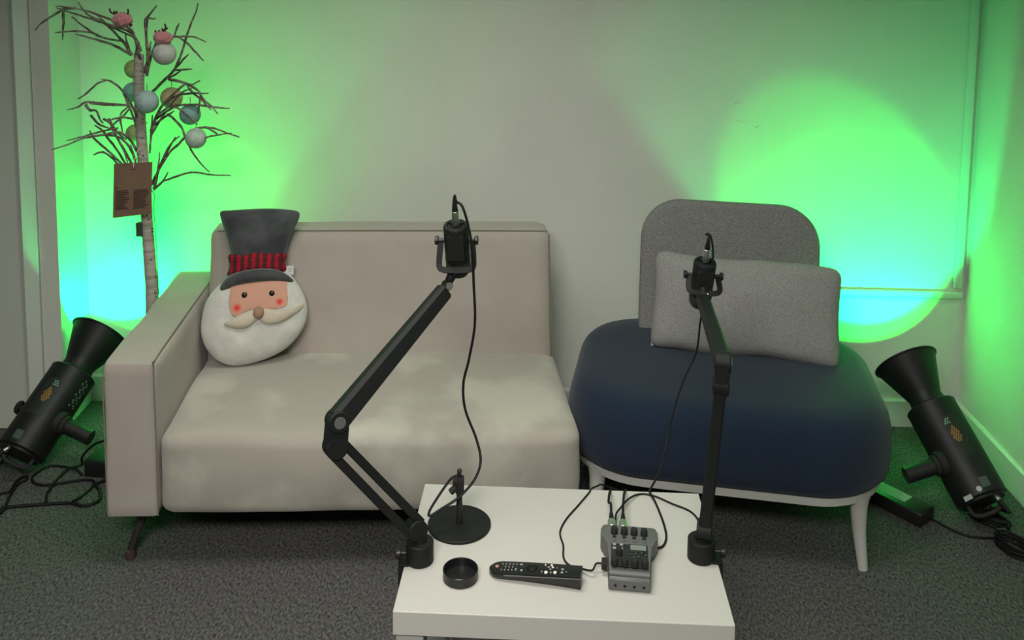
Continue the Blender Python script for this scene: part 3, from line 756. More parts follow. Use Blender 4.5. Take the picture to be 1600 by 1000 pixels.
# ------------------------------------------------------------------ studio lamps
def hexdisc(bm, mm, cxa, z, R_, s, mi):
    """small hexagonal opening on a cylinder of radius R_ at angle cxa and height z"""
    vs = []
    for k in range(6):
        a = math.radians(60*k+30); th = cxa + s*math.cos(a)/R_
        vs.append(bm.verts.new(mm @ Vector((R_*math.cos(th), R_*math.sin(th), z + s*math.sin(a)))))
    f = bm.faces.new(vs); f.material_index = mi
def studio_lamp(k, stub, label):
    tail, mouth, a = LAMP[k]['tail'], LAMP[k]['mouth'], LAMP[k]['axis']
    Lt = (mouth-tail).length
    t = thing('studio_lamp', label, 'studio light', mtx=Matrix.Translation((tail.x, tail.y, 0)), world=True, group='green studio lamps leaning in the corners')
    mm = frame(a, stub, tail)     # local z to the mouth, x along the mounting stub
    R_ = .076; zb = Lt-.150       # body end
    LS = dict(t=t, mm=mm)
    body = lathe(new(), [(0, 0), (R_-.012, 0), (R_-.010, .006), (R_-.001, .010), (R_, .018), (R_, zb-.012), (R_+.001, zb-.004), (R_-.003, zb), (0, zb)], 48, mm)
    obj('lamp_housing', body, M['housing'], t)
    obj('mount_ring', lathe(new(), [(.058, zb-.001), (.061, zb), (.061, zb+.003), (.056, zb+.004)], 48, mm), M['chrome'], t)
    # reflector with inside wall
    rf = lathe(new(), [(.056, zb+.001), (.051, zb+.028), (.055, zb+.040), (.0975, Lt-.004), (.103, Lt-.003), (.103, Lt+.001), (.098, Lt+.001), (.0955, Lt-.002), (.053, zb+.041), (.049, zb+.029), (.049, zb+.002)], 56, mm)
    obj('reflector', rf, M['housing'], t)
    obj('led_emitter', lathe(new(), [(0, zb+.012), (.03, zb+.012), (.03, zb+.010)], 32, mm), M['led'], t)
    # honeycomb vents: angle measured from the stub direction
    to_view = (Vector((0, 0, H)) - (tail+mouth)/2)
    loc = mm.to_3x3().inverted() @ to_view; av = math.atan2(loc.y, loc.x)
    sgn = 1 if math.sin(av) > 0 else -1
    vt = new(); ca = av + sgn*math.radians(30 if k == 'L' else 24); s = .0038
    zc = zb*.60
    i = 0
    for row in range(20):
        for col in range(8):
            z = zc - .062 + row*s*1.62; off = (col - 3.5 + (.5 if row % 2 else 0))*s*1.92
            th = ca + off/R_
            u_, v_ = off, z - zc
            mi = 0
            if (u_+sgn*.004)**2/.013**2 + (v_-.002)**2/.024**2 < 1: mi = 1
            if (u_+sgn*.010)**2/.010**2 + (v_-.042)**2/.011**2 < 1: mi = 2
            hexdisc(vt, mm, th, z, R_+.0006, s*.80, mi)
    obj('honeycomb_vent', vt, M['blackmatte'], t, smooth=False, mats=[M['sticker2'], M['ventc'], M['ventg']])
    st_ = new()
    pts = [(da, zz) for da in (-.012, .012) for zz in (.024, .052)]
    g = [[st_.verts.new(mm @ Vector(((R_+.0008)*math.cos(ca+d_/R_), (R_+.0008)*math.sin(ca+d_/R_), zz))) for d_ in (-.013, -.007, 0, .007, .013)] for zz in (.022, .050)]
    for i in range(4): st_.faces.new((g[0][i], g[0][i+1], g[1][i+1], g[1][i]))
    obj('rating_sticker', st_, M['sticker'], t)
    # second vent on the other shoulder
    if k == 'L':
        v2 = new(); c3 = av - sgn*math.radians(42)
        for row in range(15):
            for col in range(4):
                z = zb*.72 - .03 + row*s*1.62; off = (col - 1.5 + (.5 if row % 2 else 0))*s*1.92
                hexdisc(v2, mm, c3+off/R_, z, R_+.0006, s*.8, 1 if (row+col) % 3 == 0 else 0)
        obj('honeycomb_vent', v2, M['blackmatte'], t, smooth=False, mats=[M['blackmatte'], M['ventg']])
    # mounting stub with clutch rings, and tightening knob on the other side
    zs = zb*.42
    sb_ = new(); tang = mm.to_3x3() @ Vector((1, 0, 0))
    tv = to_view.normalized()
    ax = Vector(stub).normalized()
    o0 = mm @ Vector((R_*.72, 0, zs)) + (tv - a*tv.dot(a)).normalized()*.030
    cyl(sb_, o0 - ax*.012, o0 + ax*.012, .036, n=28, bev=.003)
    cyl(sb_, o0 + ax*.010, o0 + ax*.026, .030, n=28, bev=.003)
    obj('tilt_clutch', sb_, M['blackmatte'], t)
    s2 = new(); cyl(s2, o0 + ax*.024, o0 + ax*.115, .0235, .0235, n=24, bev=.002)
    obj('mounting_stub', s2, M['black'], t)
    kn = new(); o1 = mm @ Vector((-R_*.9, 0, zs+.008)); ax2 = -(mm.to_3x3() @ Vector((1, 0, 0)))
    cyl(kn, o1, o1 + ax2*.018, .010, n=18); cyl(kn, o1 + ax2*.016, o1 + ax2*.030, .022, .020, n=20, bev=.003)
    if k == 'L': obj('tilt_knob', kn, M['blackmatte'], t)
    else: kn.free()
    # carrying bail and socket at the tail
    bl = new()
    tube(bl, [mm @ Vector((.030*math.cos(av)+dx*math.sin(av)*-1, .030*math.sin(av)+dx*math.cos(av), zz)) for dx, zz in ((-.044, .004), (-.042, -.024), (-.024, -.034), (.0, -.036), (.024, -.034), (.042, -.024), (.044, .004))], .0065, n=10)
    obj('bail', bl, M['blackmatte'], t)
    return t, mm, av, sgn, R_
lampL, mmL, avL, sgL, RL = studio_lamp('L', (.93, -.12, -.34), 'black studio lamp with cone reflector leaning behind the sofa arm by the left wall')
lampR, mmR, avR, sgR, RR = studio_lamp('R', (-.93, -.10, -.30), 'black studio lamp with cone reflector leaning in the right corner beside the chair')
def plug_at(mm, av, off, R_, parent, d):
    a_ = av + off
    p0 = mm @ Vector((.048*math.cos(a_), .048*math.sin(a_), .002)); d = Vector(d).normalized()
    c1 = obj('power_plug', cyl(new(), p0, p0 + d*.020, .0075, n=18, bev=.001), M['chrome'], parent)
    obj('plug_boot', cyl(new(), p0 + d*.019, p0 + d*.060, .0085, .0050, n=18, bev=.001), M['rubber'], c1)
    return p0 + d*.058
aL = -LAMP['L']['axis']; aR = -LAMP['R']['axis']
eL = plug_at(mmL, avL, sgL*.9, RL, lampL, aL*.9 + Vector((-.25, -.10, .25)))
eR = plug_at(mmR, avR, sgR*.9, RR, lampR, aR*.8 + Vector((.05, -.2, .20)))
gl = new()
for dx, zz in ((-.02, .028),):
    p = mmR @ Vector(((RR+.0010)*math.cos(avR+.10), (RR+.0010)*math.sin(avR+.10), .022))
    nrm = (p - (mmR @ Vector((0, 0, .022)))).normalized()
    cyl(gl, p - nrm*.001, p + nrm*.001, .0075, n=18)
obj('round_label', gl, M['paper'], lampR)
gl = new(); c_ = mmR @ Vector(((RR+.0010)*math.cos(avR-.42*sgR), (RR+.0010)*math.sin(avR-.42*sgR), .012)); nn = (c_ - (mmR @ Vector((0, 0, .012)))).normalized()
box(gl, (0, 0, 0), (.026, .013, .0015), 0, mtx=frame(nn, mmR.to_3x3() @ Vector((0, 0, 1)).cross(nn), c_))
obj('small_label', gl, M['paper'], lampR)

RF = .0045
def fl(a, b, z=RF): return at(a, b, z=z)
cable('power_cable', [eL, fl(14, 707, .03), fl(-6, 730), fl(-40, 760)], .0042, 'black power cable leaving the left lamp plug toward the door')
cable('power_cable', [fl(-30, 790), fl(0, 772), fl(15, 768), fl(26, 752), fl(40, 744), fl(41, 750), fl(28, 757), fl(14, 778), fl(6, 795, RF+.008), fl(-15, 812)], .0042, 'black cable folded in a narrow loop on the carpet at the left')
cable('power_cable', [fl(-20, 800), fl(8, 793), fl(40, 790), fl(80, 787), fl(110, 786), fl(130, 790), fl(148, 786), fl(157, 778), fl(155, 765), fl(150, 757), fl(170, 748)], .0050, 'thick black cable curving over the carpet to the sofa arm')
cable('power_cable', [fl(128, 742), fl(118, 733, RF+.008), fl(100, 729), fl(78, 728), fl(60, 737), fl(50, 748), fl(56, 756), fl(72, 758), fl(95, 755), fl(130, 750), fl(146, 752), fl(142, 763), fl(128, 775), fl(114, 783, RF+.009)], .0040, 'black cable looped in an oval below the left lamp')
cable('power_cable', [fl(72, 784, RF+.009), fl(73, 773), fl(80, 760, RF+.008), fl(92, 746), fl(105, 733, RF+.009), fl(118, 729), fl(128, 726), at(128, 715, y=2.70), at(138, 702, y=2.68), at(150, 693, y=2.66), at(165, 688, y=2.65)], .0038, 'black cable rising from the carpet coil to the left lamp stub')
# adapters
def adapter(c, ang, sx, sy, sz, label):
    t = thing('power_adapter', label, 'power adapter', (c[0], c[1], 0), (0, 0, ang), group='power adapters on the carpet')
    obj('adapter_case', box(new(), (0, 0, sz/2+.001), (sx, sy, sz), .006, seg=3), M['black'], t)
    return t
adL = adapter((-1.352, 2.70), math.radians(-4), .20, .085, .055, 'black power adapter on the carpet half hidden behind the sofa arm')
q0, q1 = fl(1400, 765, .02), fl(1440, 795, .02)
adR = adapter((1.052, 2.655), math.radians(-50), .20, .078, .042, 'long black power adapter with pale rating label between chair leg and right lamp')
obj('rating_label', box(new(), (-.022, .006, .0436), (.115, .044, .0006)), M['paper'], adR, smooth=False)
lt = new()
for i in range(6):
    box(lt, (-.022, -.010+i*.0062, .0441), (.095-.018*(i % 3), .0016, .0004))
obj('label_print', lt, M['sticker'], adR, smooth=False)
ea = Vector((1.052 + .10*math.cos(math.radians(-50)), 2.655 + .10*math.sin(math.radians(-50)), .014))
cable('adapter_cable', [ea, fl(1458, 812), fl(1480, 824), fl(1505, 835), fl(1530, 840), fl(1560, 840), fl(1580, 836), fl(1610, 850)], .0032, 'thin black cable running from the right adapter to the coiled bundle')
cable('power_cable', [eR, fl(1553, 795, .03), fl(1560, 815, .015), fl(1572, 830), fl(1590, 838), fl(1620, 862)], .0048, 'thick black cable from the right lamp plug past the coil')
def coil(c, rx, ry, n, rot, label, r=.0034, zt=.03):
    rnd = random.Random(int(c.x*1000)); pts = []
    for i in range(n*10):
        a = 2*PI*i/10; q = 1 + .10*math.sin(a*.37+1) + rnd.uniform(-.05, .05)
        x, y = rx*q*math.cos(a), ry*q*math.sin(a)
        z = r + .001 + (i/(n*10))*zt + rnd.uniform(0, .004)
        pts.append(Vector((c.x + x*math.cos(rot)-y*math.sin(rot), c.y + x*math.sin(rot)+y*math.cos(rot), z)))
    return solo('cable_coil', tube(new(), pts, r, n=7, k=4), M['rubber'], label, 'cable coil', (c.x, c.y, 0), 'tied cable coils beside the right lamp')
coil(fl(1545, 817), .055, .022, 5, math.radians(-48), 'small bundled black cable coil just below the right lamp')
coil(fl(1586, 862), .052, .030, 6, math.radians(-62), 'larger tied black cable coil at the right edge of the carpet')
tube_tie = new(); pt0 = fl(1566, 832, .022)
cyl(tube_tie, pt0 + Vector((-.012, 0, 0)), pt0 + Vector((.012, .004, .0)), .011, n=14, bev=.002)
solo('cable_tie', tube_tie, M['sticker'], 'small wire tie holding the coils below the right lamp', 'cable tie', (pt0.x, pt0.y, pt0.z-.01))
cable('spiral_lead', [fl(1536, 806, .03), fl(1530, 795, .04), fl(1536, 787, .05), fl(1548, 792, .045), fl(1550, 802, .04), fl(1540, 803, .03), fl(1537, 797, .035), fl(1546, 795, .04), fl(1555, 808, .03), fl(1560, 822, .02)], .0030, 'short curled black lead between the right lamp and its coil')

# ------------------------------------------------------------------ twig tree
YT = 2.80
tree = thing('birch_twig_tree', 'artificial white birch twig tree standing in the corner behind the sofa arm', 'decorative tree', mtx=Matrix.Translation((-1.292, 2.79, 0)), world=True)
tr = [Vector((-1.292, 2.79, .012)), at(238, 480, y=YT), at(235, 420, y=YT), at(230, 350, y=YT), at(227, 290, y=YT), at(222, 230, y=YT), at(218, 160, y=YT), at(217, 85, y=YT)]
obj('trunk', tube(new(), tr, [.0200, .0200, .0190, .0180, .0172, .0165, .0158, .0148], n=18, k=6), M['bark'], tree)
obj('base_plate', lathe(new(), [(0, 0), (.045, 0), (.045, .010), (.042, .013), (0, .013)], 40, T((-1.292, 2.79, 0))), M['blackmatte'], tree)
mk = new(); rnd = random.Random(3)
for i in range(46):
    vv = rnd.uniform(95, 480); uu = 217 + (vv-85)*.052 + rnd.uniform(-7, 7)
    p = at(uu, vv, y=YT-.0185); wd = rnd.uniform(.002, .007)
    box(mk, (0, 0, 0), (wd, .0035, rnd.uniform(.0012, .003)), 0, mtx=T(p + Vector((0, .0015 + abs(uu-(217+(vv-85)*.052))*.0006, 0)), (0, rnd.uniform(-.2, .2), 0)))
obj('bark_marks', mk, M['barkmark'], tree, smooth=False)
def branch(pts, dy=0, r0=.0050, r1=.0028, y0=YT-.01):
    """pts: list of (u, v[, depth offset]) from the trunk outward; depth drifts by dy"""
    n = len(pts); P = []
    for i, p in enumerate(pts):
        y = y0 + dy*i/(n-1) + (p[2] if len(p) > 2 else 0)
        P.append(at(p[0], p[1], y=min(y, 3.16)))
    bm = new(); tube(bm, P, [r0, (r0+r1)/2*1.1, r1*1.2, r1*.7], n=7, k=4)
    for v in bm.verts: v.co += Vector((nz(v.co, 60, .0016), nz(v.co, 60, .0016, 5), nz(v.co, 60, .0016, 9)))
    obj('branch', bm, M['twig'], tree, angle=80)
BR = [  # upper left plume
 ([(219, 92), (214, 72), (206, 48), (186, 36), (150, 22), (118, 13), (86, 9)], -.12), ([(117, 13), (100, 14), (82, 25), (64, 37), (55, 47)], -.02),
 ([(99, 15), (99, 35), (98, 63)], .02), ([(220, 80), (213, 62), (200, 48), (168, 38), (138, 28), (112, 20), (88, 12)], -.06),
 ([(206, 86), (196, 70), (184, 56), (168, 40), (152, 30), (138, 28)], -.08), ([(206, 86), (180, 72), (158, 64), (136, 58), (118, 53)], -.10),
 ([(190, 64), (165, 60), (140, 50), (112, 49), (86, 51)], -.12, .0032), ([(190, 64), (158, 58), (138, 46), (124, 36), (112, 26)], -.06, .0032),
 ([(203, 80), (198, 66), (196, 54)], -.04, .0028), ([(200, 48), (180, 42), (160, 34), (136, 22), (122, 3)], .03, .0032), ([(213, 60), (192, 50), (170, 40), (150, 22)], .04, .003),
 ([(211, 92), (214, 74), (218, 66)], -.02, .003),
 # upper right
 ([(226, 115), (231, 90), (229, 60), (227, 34), (231, 26), (238, 17), (245, 9)], -.05), ([(231, 26), (237, 29), (243, 29)], 0, .0026),
 ([(231, 26), (229, 45), (229, 70), (232, 100)], .02, .0032), ([(229, 118), (234, 96), (240, 78), (247, 62), (258, 60), (270, 58), (286, 57), (304, 58), (322, 66)], -.10),
 ([(228, 105), (233, 85), (236, 65)], .02, .0028), ([(272, 56), (276, 45), (280, 36)], -.02, .0026), ([(278, 57), (293, 68), (306, 82), (318, 95)], -.04, .0034),
 # middle right: long leader
 ([(232, 150), (248, 134), (262, 120), (273, 108), (282, 88), (290, 62), (297, 40), (305, 22), (309, 5)], -.10, .0048),
 ([(274, 107), (284, 96), (294, 85)], -.02, .003), ([(272, 110), (284, 109), (300, 108)], -.02, .003), ([(262, 122), (273, 117), (284, 109)], .02, .003),
 ([(264, 124), (280, 127), (296, 133), (310, 142), (316, 153), (330, 166), (340, 178)], -.10), ([(292, 132), (300, 144), (314, 155), (330, 172)], -.04, .003), ([(313, 150), (311, 165), (309, 182)], 0, .0026),
 # fan at right from 270,170
 ([(236, 205), (243, 185), (254, 164), (270, 148), (288, 132), (300, 132), (312, 126)], -.08, .0045), ([(254, 164), (275, 150), (296, 146), (326, 146)], -.06, .0036),
 ([(240, 196), (246, 180), (262, 168), (282, 146), (300, 138)], -.10, .0036), ([(260, 168), (282, 164), (310, 164), (340, 168), (358, 169)], -.05, .0034),
 ([(244, 186), (262, 173), (276, 168), (292, 180), (308, 194)], -.12, .0032), ([(262, 178), (274, 188), (284, 200), (290, 216), (302, 240), (316, 258), (327, 268)], -.13, .0040),
 ([(236, 215), (240, 196), (262, 180), (272, 173)], -.04, .0036), ([(234, 240), (236, 210), (238, 180)], .02, .0034), ([(236, 212), (250, 188), (262, 172)], -.02, .0036),
 # lower right
 ([(236, 290), (246, 270), (264, 240), (280, 224), (300, 204), (318, 199), (334, 200), (352, 207), (374, 214)], -.10, .0042), ([(320, 199), (334, 205), (340, 210)], 0, .0026),
 ([(300, 222), (325, 214), (345, 210), (362, 208)], -.10, .0034, .0018, YT-.07), ([(240, 295), (248, 262), (262, 236), (274, 214)], -.04, .0036), ([(240, 288), (250, 262), (258, 240), (268, 224), (280, 213)], -.06, .0032),
 ([(241, 298), (246, 275), (248, 255), (250, 238)], .02, .003), ([(242, 294), (256, 283), (272, 277), (300, 269), (330, 273), (360, 274)], -.10, .0036), ([(242, 296), (254, 284), (262, 270)], -.03, .003),
 # middle left
 ([(216, 185), (206, 165), (196, 148), (184, 134), (170, 126), (158, 124)], -.12, .0045), ([(165, 125), (150, 132), (136, 145), (122, 155)], -.02, .0032), ([(202, 164), (180, 163), (158, 161), (134, 160), (120, 168), (105, 171)], -.14, .0036),
 ([(200, 164), (170, 164), (140, 162)], -.10, .003), ([(202, 165), (190, 176), (188, 190), (192, 206)], -.05, .0028), ([(214, 200), (206, 176), (198, 158), (194, 145)], .02, .0034),
 ([(214, 188), (200, 184), (186, 184), (170, 188)], -.08, .003), ([(202, 170), (192, 182), (180, 192), (168, 204)], -.05, .003),
 ([(134, 163), (140, 172), (150, 173), (156, 186), (161, 193)], -.02, .0046), ([(142, 180), (148, 188), (158, 196), (170, 200)], -.02, .004), ([(162, 186), (172, 192), (180, 210), (192, 232), (200, 254)], -.05, .0044, .003),
 # lower left
 ([(216, 240), (206, 222), (196, 212), (184, 206), (160, 211), (130, 216), (106, 226), (80, 234)], -.14, .0045), ([(212, 250), (202, 230), (186, 214), (164, 211), (140, 214)], -.08, .004),
 ([(184, 200), (160, 205), (130, 213), (104, 220)], -.02, .0034, .002, YT-.07), ([(190, 256), (176, 242), (160, 228), (147, 216), (140, 204)], -.08, .0040), ([(180, 250), (166, 240), (156, 238), (146, 242)], -.05, .003),
 ([(196, 256), (184, 236), (170, 218), (160, 204), (148, 196)], -.06, .0042), ([(206, 256), (196, 238), (186, 220), (176, 206)], -.03, .0046), ([(212, 256), (208, 240), (204, 226)], -.03, .004),
 ([(184, 256), (174, 246), (160, 236)], -.04, .0034), ([(170, 186), (178, 200), (186, 210), (198, 218)], -.03, .0042)]
for t_ in BR: branch(t_[0], t_[1], *(t_[2:] if len(t_) > 2 else ()))
bxx = new(); p = at(219, 358, y=YT-.012)
box(bxx, (0, 0, 0), (.020, .022, .045), .002, mtx=T(p)); obj('battery_box', bxx, M['sticker'], tree)
wr_ = new(); tube(wr_, [at(236, 296, y=YT-.02), at(242, 306, y=YT-.02), at(240, 320, y=YT-.018), at(242, 350, y=YT-.016), at(245, 400, y=YT-.012), at(248, 460, y=YT-.01)], .0016, n=6)
obj('light_wire', wr_, mat('green_wire', (.05, .25, .04), .6), tree)
# hang tag
tg0 = at(209, 297, y=2.745)
fmt = frame((0, -1, .02), (1, 0, -.02), tg0)
tg = thing('hang_tag', 'brown kraft paper hang tag tied to the birch tree trunk', 'tag', mtx=Matrix.Translation(at(209, 256, y=2.745)), world=True)
c4 = [at(a, b_, y=yy) for a, b_, yy in ((178, 256, 2.747), (238, 253, 2.740), (236, 334, 2.738), (176, 341, 2.75))]
cb = new(); nrm = Vector((0, .0015, 0)); A = [cb.verts.new(p) for p in c4]; B = [cb.verts.new(p + nrm) for p in c4]
cb.faces.new(A); cb.faces.new(B[::-1])
for i in range(4): cb.faces.new((A[i], B[i], B[(i+1) % 4], A[(i+1) % 4]))
obj('card', cb, M['kraft'], tg, smooth=False)
def on_card(s, t, off=-.0012): return c4[0]*(1-s)*(1-t) + c4[1]*s*(1-t) + c4[2]*s*t + c4[3]*(1-s)*t + Vector((0, off, 0))
ey = new(); lathe(ey, [(.0030, 0), (.0058, 0), (.0058, .0012), (.0030, .0012), (.0030, 0)], 20, frame((0, -1, 0), (1, 0, 0), on_card(.52, .10, -.0004)))
obj('eyelet', ey, M['ink'], tg)
pr = new()
def ink(s0, s1, t0, t1):
    vs = [pr.verts.new(on_card(*q, -.0022)) for q in ((s0, t0), (s1, t0), (s1, t1), (s0, t1))]; pr.faces.new(vs)
rnd = random.Random(5)
for i in range(11):
    t0 = .50 + i*.033
    ink(.07, .07+rnd.uniform(.24, .37), t0, t0+.016); ink(.54, .54+rnd.uniform(.28, .40), t0+.01, t0+.027)
ink(.06, .12, .43, .46)
obj('printed_lines', pr, M['ink'], tg, smooth=False)
obj('tie_string', tube(new(), [on_card(.52, .11, -.002), on_card(.525, .03, -.003), at(211, 248, y=2.752), at(214, 238, y=2.772), at(219, 232, y=2.784)], .0012, n=6), M['string'], tg)

# ornaments
def ornament(u, v, rpx, y, col, label, col2=None, glow=0):
    c = at(u, v, y=y); r = rpx*(c - Vector((0, 0, H))).length/F*.985
    mt_ = mat('thread_ball', col, .85, col2=col2 or tuple(min(1, x*1.25) for x in col), nscale=60, bump=1, bscale=140)
    bt = mt_.node_tree.nodes['Principled BSDF']
    bt.inputs['Subsurface Weight'].default_value = .0
    t = thing('ball_ornament', label, 'ornament', mtx=Matrix.Translation(c), world=True, group='thread balls hanging in the twig tree')
    bm = new(); bmesh.ops.create_icosphere(bm, subdivisions=4, radius=r, matrix=Matrix.Translation(c))
    obj('ball', bm, mt_, t)
    obj('hanging_loop', tube(new(), [c + Vector((0, 0, r*.97)), c + Vector((.002, 0, r+.010)), c + Vector((-.001, .004, r+.022))], .0012, n=6), M['twig'], t)
ornament(257, 84, 17, 2.71, (.40, .42, .39), 'white thread ball at the top right beneath a pink pompom')
ornament(210, 108, 14, 2.855, (.42, .52, .22), 'lime green thread ball half hidden behind the upper trunk')
ornament(208, 144, 14.5, 2.855, (.18, .40, .34), 'teal thread ball half hidden behind the middle trunk')
ornament(229.5, 159, 17, 2.745, (.30, .42, .40), 'pale blue grey thread ball in front of the trunk')
ornament(268, 153, 16, 2.835, (.46, .38, .22), 'tan thread ball right of the trunk behind crossing twigs')
ornament(297, 179, 15.5, 2.80, (.20, .37, .34), 'blue green thread ball hanging right of the tan ball')
ornament(306, 216, 15.5, 2.71, (.36, .47, .38), 'pale mint thread ball hanging lowest at the right')
ornament(211, 208, 13, 2.855, (.42, .50, .22), 'olive green thread ball low behind the trunk')
def pompom(u, v, rpx, y, ants, label, nose):
    c = at(u, v, y=y); r = rpx*(c - Vector((0, 0, H))).length/F
    t = thing('reindeer_pompom', label, 'ornament', mtx=Matrix.Translation(c), world=True, group='pink pompoms with antlers in the tree')
    bm = new(); bmesh.ops.create_icosphere(bm, subdivisions=4, radius=r, matrix=Matrix.Translation(c) @ Matrix.Diagonal((1.12, 1, .86, 1)))
    for vv in bm.verts: vv.co += (vv.co-c).normalized()*nz(vv.co, 90, r*.22)
    obj('pompom', bm, M['pink'], t)
    for a_ in ants:
        ab = new()
        for ln in a_: tube(ab, [at(q[0], q[1], y=y-.004) for q in ln], [.0034, .0030, .0024], n=6, k=4)
        obj('antler', ab, M['antler'], t)
    if nose:
        nb_ = new(); bmesh.ops.create_icosphere(nb_, subdivisions=2, radius=.0055, matrix=Matrix.Translation(at(nose[0], nose[1], y=y-.02))); obj('nose', nb_, M['antler'], t)
pompom(191, 31, 12.5, 2.69, ([[(184, 25), (179, 22), (173, 19), (171, 13)], [(181, 23), (178, 17)], [(184, 24), (182, 17)]], [[(190, 24), (195, 24), (200, 21), (200, 14)], [(194, 24), (194, 19)], [(190, 23), (189, 19)]]),
       'pink pompom with two dark red antlers at the tree top left', (204, 39))
pompom(255, 59, 12, 2.705, ([[(252, 52), (247, 52), (243, 50), (243, 47)], [(247, 52), (249, 47)]], [[(252, 50), (256, 48), (259, 43), (257, 37)], [(255, 48), (253, 44)], [(258, 46), (262, 44)]]),
       'pink pompom with antlers above the white ball', None)

# ------------------------------------------------------------------ plush bearded face pillow
YP = 2.66
pc = at(400, 572, y=YP); 
OX = Vector((1, .14, 0)).normalized()
ppx = (at(401, 500, y=YP) - at(400, 500, y=YP)).length     # metres per photo pixel there
tilt = math.radians(-17)
pm = Matrix.Translation((pc.x, pc.y, .384)) @ Matrix.Rotation(math.radians(8), 4, 'Z') @ Matrix.Rotation(tilt, 4, 'X')
pil = thing('plush_pillow', 'bearded face plush pillow in a grey top hat leaning in the sofa corner', 'pillow', mtx=pm)
KZ = 1/(math.cos(tilt)*1.0)*1.0
def L2(u, v): return ((u-400)*ppx, (574-v)*ppx*.985)
def poly2(pts, k=6):
    P = [Vector((*L2(*p), 0)) for p in pts]; n = len(P); out = []
    for i in range(n):
        a, b2, c, d = P[i-1], P[i], P[(i+1) % n], P[(i+2) % n]
        for j in range(k):
            t = j/k; q = .5*((2*b2) + (c-a)*t + (2*a-5*b2+4*c-d)*t*t + (3*b2-a-3*c+d)*t**3); out.append((q.x, q.y))
    return out
def inflate(poly, Tf, Tb, y0=0, rings=9, cen=None, power=2.4, yfun=None, lump=0, wr=0):
    bm = new(); n = len(poly)
    cx = sum(p[0] for p in poly)/n if cen is None else cen[0]; cz = sum(p[1] for p in poly)/n if cen is None else cen[1]
    def layer(sign, th):
        rg = []
        for k in range(rings):
            s = math.cos(k/rings*PI/2) if True else 1-k/rings
            h = th*(1-s**power)**.5
            row = []
            for (x, z) in poly:
                X, Z = cx+(x-cx)*s, cz+(z-cz)*s
                y = y0 + sign*h + (yfun(X, Z) if yfun else 0)
                if lump: y += mnoise.noise(Vector((X*18, Z*18, sign)))*lump*(1-s)**.3
                row.append(bm.verts.new((X, y, Z)))
            rg.append(row)
        y = y0 + sign*th + (yfun(cx, cz) if yfun else 0)
        return rg, bm.verts.new((cx, y, cz))
    fr_, fc = layer(-1, Tf); bk, bc = layer(1, Tb)
    for r_, c_ in ((fr_, fc), (bk, bc)):
        for a, b2 in zip(r_, r_[1:]):
            for i in range(n): bm.faces.new((a[i], a[(i+1) % n], b2[(i+1) % n], b2[i]))
        for i in range(n): bm.faces.new((r_[-1][i], r_[-1][(i+1) % n], c_))
    bmesh.ops.remove_doubles(bm, verts=bm.verts, dist=1e-6)
    return bm
face_out = [(352, 440), (395, 428), (440, 430), (462, 452), (474, 478), (475, 505), (463, 530), (440, 552), (405, 567), (370, 573), (345, 566), (326, 548), (316, 525), (315, 502), (320, 476), (333, 455)]
FP = poly2(face_out); fcx, fcz = L2(396, 503)
def rad_at(ang):
    # outline radius about the centre in this direction
    best = 1e9
    n = len(FP)
    dx, dz = math.cos(ang), math.sin(ang)
    for i in range(n):
        x0, z0 = FP[i][0]-fcx, FP[i][1]-fcz; x1, z1 = FP[(i+1) % n][0]-fcx, FP[(i+1) % n][1]-fcz
        den = dx*(z1-z0)-dz*(x1-x0)
        if abs(den) < 1e-12: continue
        t = (x0*(z1-z0)-z0*(x1-x0))/den; s_ = (x0*dz-z0*dx)/den
        if t > 0 and -1e-6 <= s_ <= 1+1e-6: best = min(best, t)
    return best
TFACE = .062
def fsurf(X, Z):
    d = math.hypot(X-fcx, Z-fcz)
    if d < 1e-6: return -TFACE
    s = min(d/rad_at(math.atan2(Z-fcz, X-fcx)), 1)
    return -TFACE*(1-s**2.4)**.5
obj('face_body', inflate(FP, TFACE, .05, cen=(fcx, fcz), rings=12, lump=.007), M['white_plush'], pil, angle=80)
skin = spots_mat('peach_felt', (.60, .33, .24), [(*L2(374, 483), .004, .016, (.72, .05, .05)), (*L2(437, 475), .003, .014, (.72, .05, .05))])
fp = poly2([(366, 444), (400, 436), (440, 436), (447, 455), (448, 480), (430, 486), (395, 486), (372, 496), (362, 484), (361, 462)])
def patch(poly, off, th, mtl, name, parent, rings=6, power=2.2):
    bm = inflate(poly, th, .001, y0=-off, rings=rings, yfun=fsurf, power=power); return obj(name, bm, mtl, parent, angle=80)
patch(fp, .002, .003, skin, 'face_patch', pil, rings=8)
for (u, v) in ((384, 464), (425, 462)):
    x, z = L2(u, v); y = fsurf(x, z)
    nb_ = new(); bmesh.ops.create_uvsphere(nb_, u_segments=20, v_segments=12, radius=.0086, matrix=Matrix.Translation((x, y-.0045, z)) @ Matrix.Diagonal((1, .55, 1.05, 1)))
    obj('eye', nb_, M['eye'], pil)
must1 = poly2([(404, 486), (396, 487), (380, 492), (366, 500), (355, 506), (362, 511), (378, 514), (392, 511), (402, 504), (408, 497)], 4)
must2 = poly2([(408, 486), (418, 485), (432, 487), (446, 488), (462, 484), (472, 480), (468, 489), (455, 498), (440, 506), (424, 509), (412, 505), (407, 496)], 4)
for mp_ in (must1, must2): patch(mp_, .004, .015, M['cream_plush'], 'moustache', pil)
x, z = L2(408, 490); nb_ = new()
bmesh.ops.create_uvsphere(nb_, u_segments=24, v_segments=16, radius=.0165, matrix=Matrix.Translation((x, fsurf(x, z)-.018, z)) @ Matrix.Diagonal((.98, .9, 1.08, 1)))
obj('nose', nb_, M['nose'], pil)
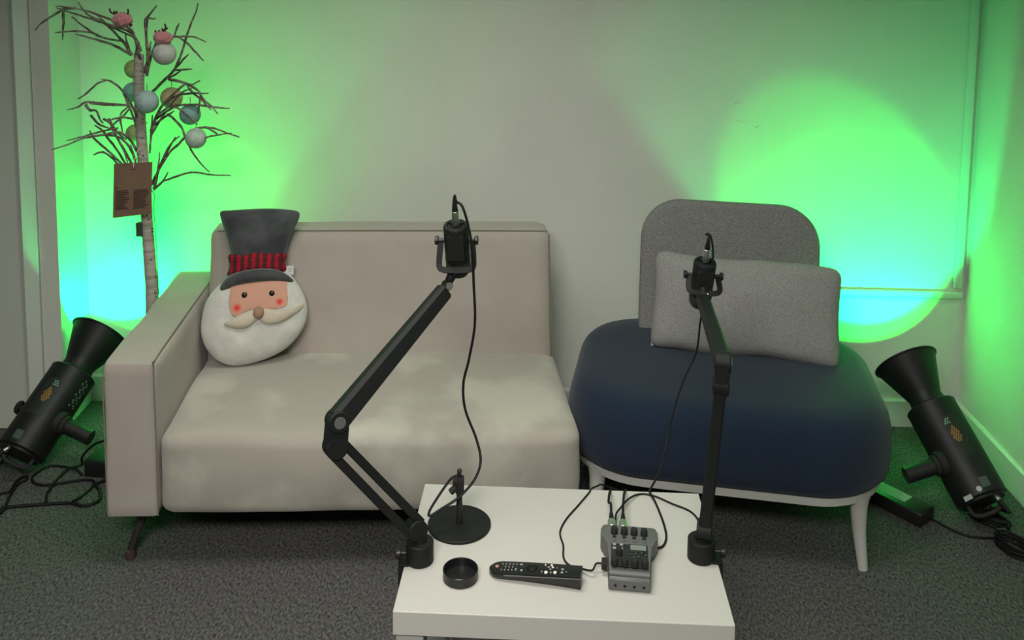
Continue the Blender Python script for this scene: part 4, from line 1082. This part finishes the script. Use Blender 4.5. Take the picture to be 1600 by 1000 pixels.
# hat
def off_y(c): return lambda X, Z: c
crown = poly2([(336, 333), (352, 331), (400, 329), (440, 331), (459, 336), (458, 350), (448, 372), (441, 398), (440, 425), (430, 436), (395, 438), (360, 440), (352, 420), (354, 400), (346, 370), (337, 345)], 5)
obj('hat_crown', inflate(crown, .040, .036, y0=.004, rings=10, lump=.006, power=3), M['hat'], pil, angle=80)
band = poly2([(352, 402), (370, 399), (400, 394), (425, 396), (441, 402), (440, 415), (439, 430), (400, 434), (354, 437), (354, 420)], 4)
obj('hat_band', inflate(band, .046, .036, y0=.002, rings=10, power=3), M['knit'], pil, angle=80)
brim = poly2([(341, 458), (347, 446), (358, 434), (380, 427), (405, 424), (428, 427), (445, 435), (456, 446), (448, 447), (425, 443), (400, 444), (372, 449), (352, 457), (340, 462)], 5)
bm = new()
top_ = [(342, 460), (346, 447), (358, 435), (380, 428), (405, 425), (428, 427), (444, 435), (456, 447)]
bot_ = [(343, 462), (352, 457), (368, 450), (385, 446), (405, 444), (424, 444), (440, 446), (455, 449)]
rows_ = []
A_ = smooth_path([Vector((*L2(*p), 0)) for p in top_], 4); B_ = smooth_path([Vector((*L2(*p), 0)) for p in bot_], 4)
for t in (0, .12, .3, .5, .7, .88, 1):
    row = []
    for i, (a, b2) in enumerate(zip(A_, B_)):
        q = a*(1-t)+b2*t; e_ = math.sin(PI*i/(len(A_)-1))**.5
        row.append(Vector((q.x, -.030*e_ - .036*e_*math.sin(PI*min(t*.75+.12, 1)) + .004, q.y)))
    rows_.append(row)
rows_.append([v + Vector((0, .018, .004)) for v in rows_[-1]])
V_ = [[bm.verts.new(p) for p in r_] for r_ in rows_]
for a, b2 in zip(V_, V_[1:]):
    for i in range(len(a)-1): bm.faces.new((a[i], a[i+1], b2[i+1], b2[i]))
o_ = obj('hat_brim', bm, M['hat'], pil, angle=80)
sl = o_.modifiers.new('thickness', 'SOLIDIFY'); sl.thickness = .006; sl.offset = 0
x0, z0 = L2(438, 421); x1, z1 = L2(453, 435)
tgm = new(); box(tgm, ((x0+x1)/2, .004, (z0+z1)/2), (x1-x0, .002, z0-z1), .0005)
tgo = obj('care_tag', tgm, M['tagw'], pil, smooth=False)
tl = new()
for i in range(3): box(tl, ((x0+x1)/2+.004, .0026, (z0+z1)/2+.006-i*.005), (.010, .0012, .0015))
obj('tag_print', tl, M['btn'], tgo, smooth=False)
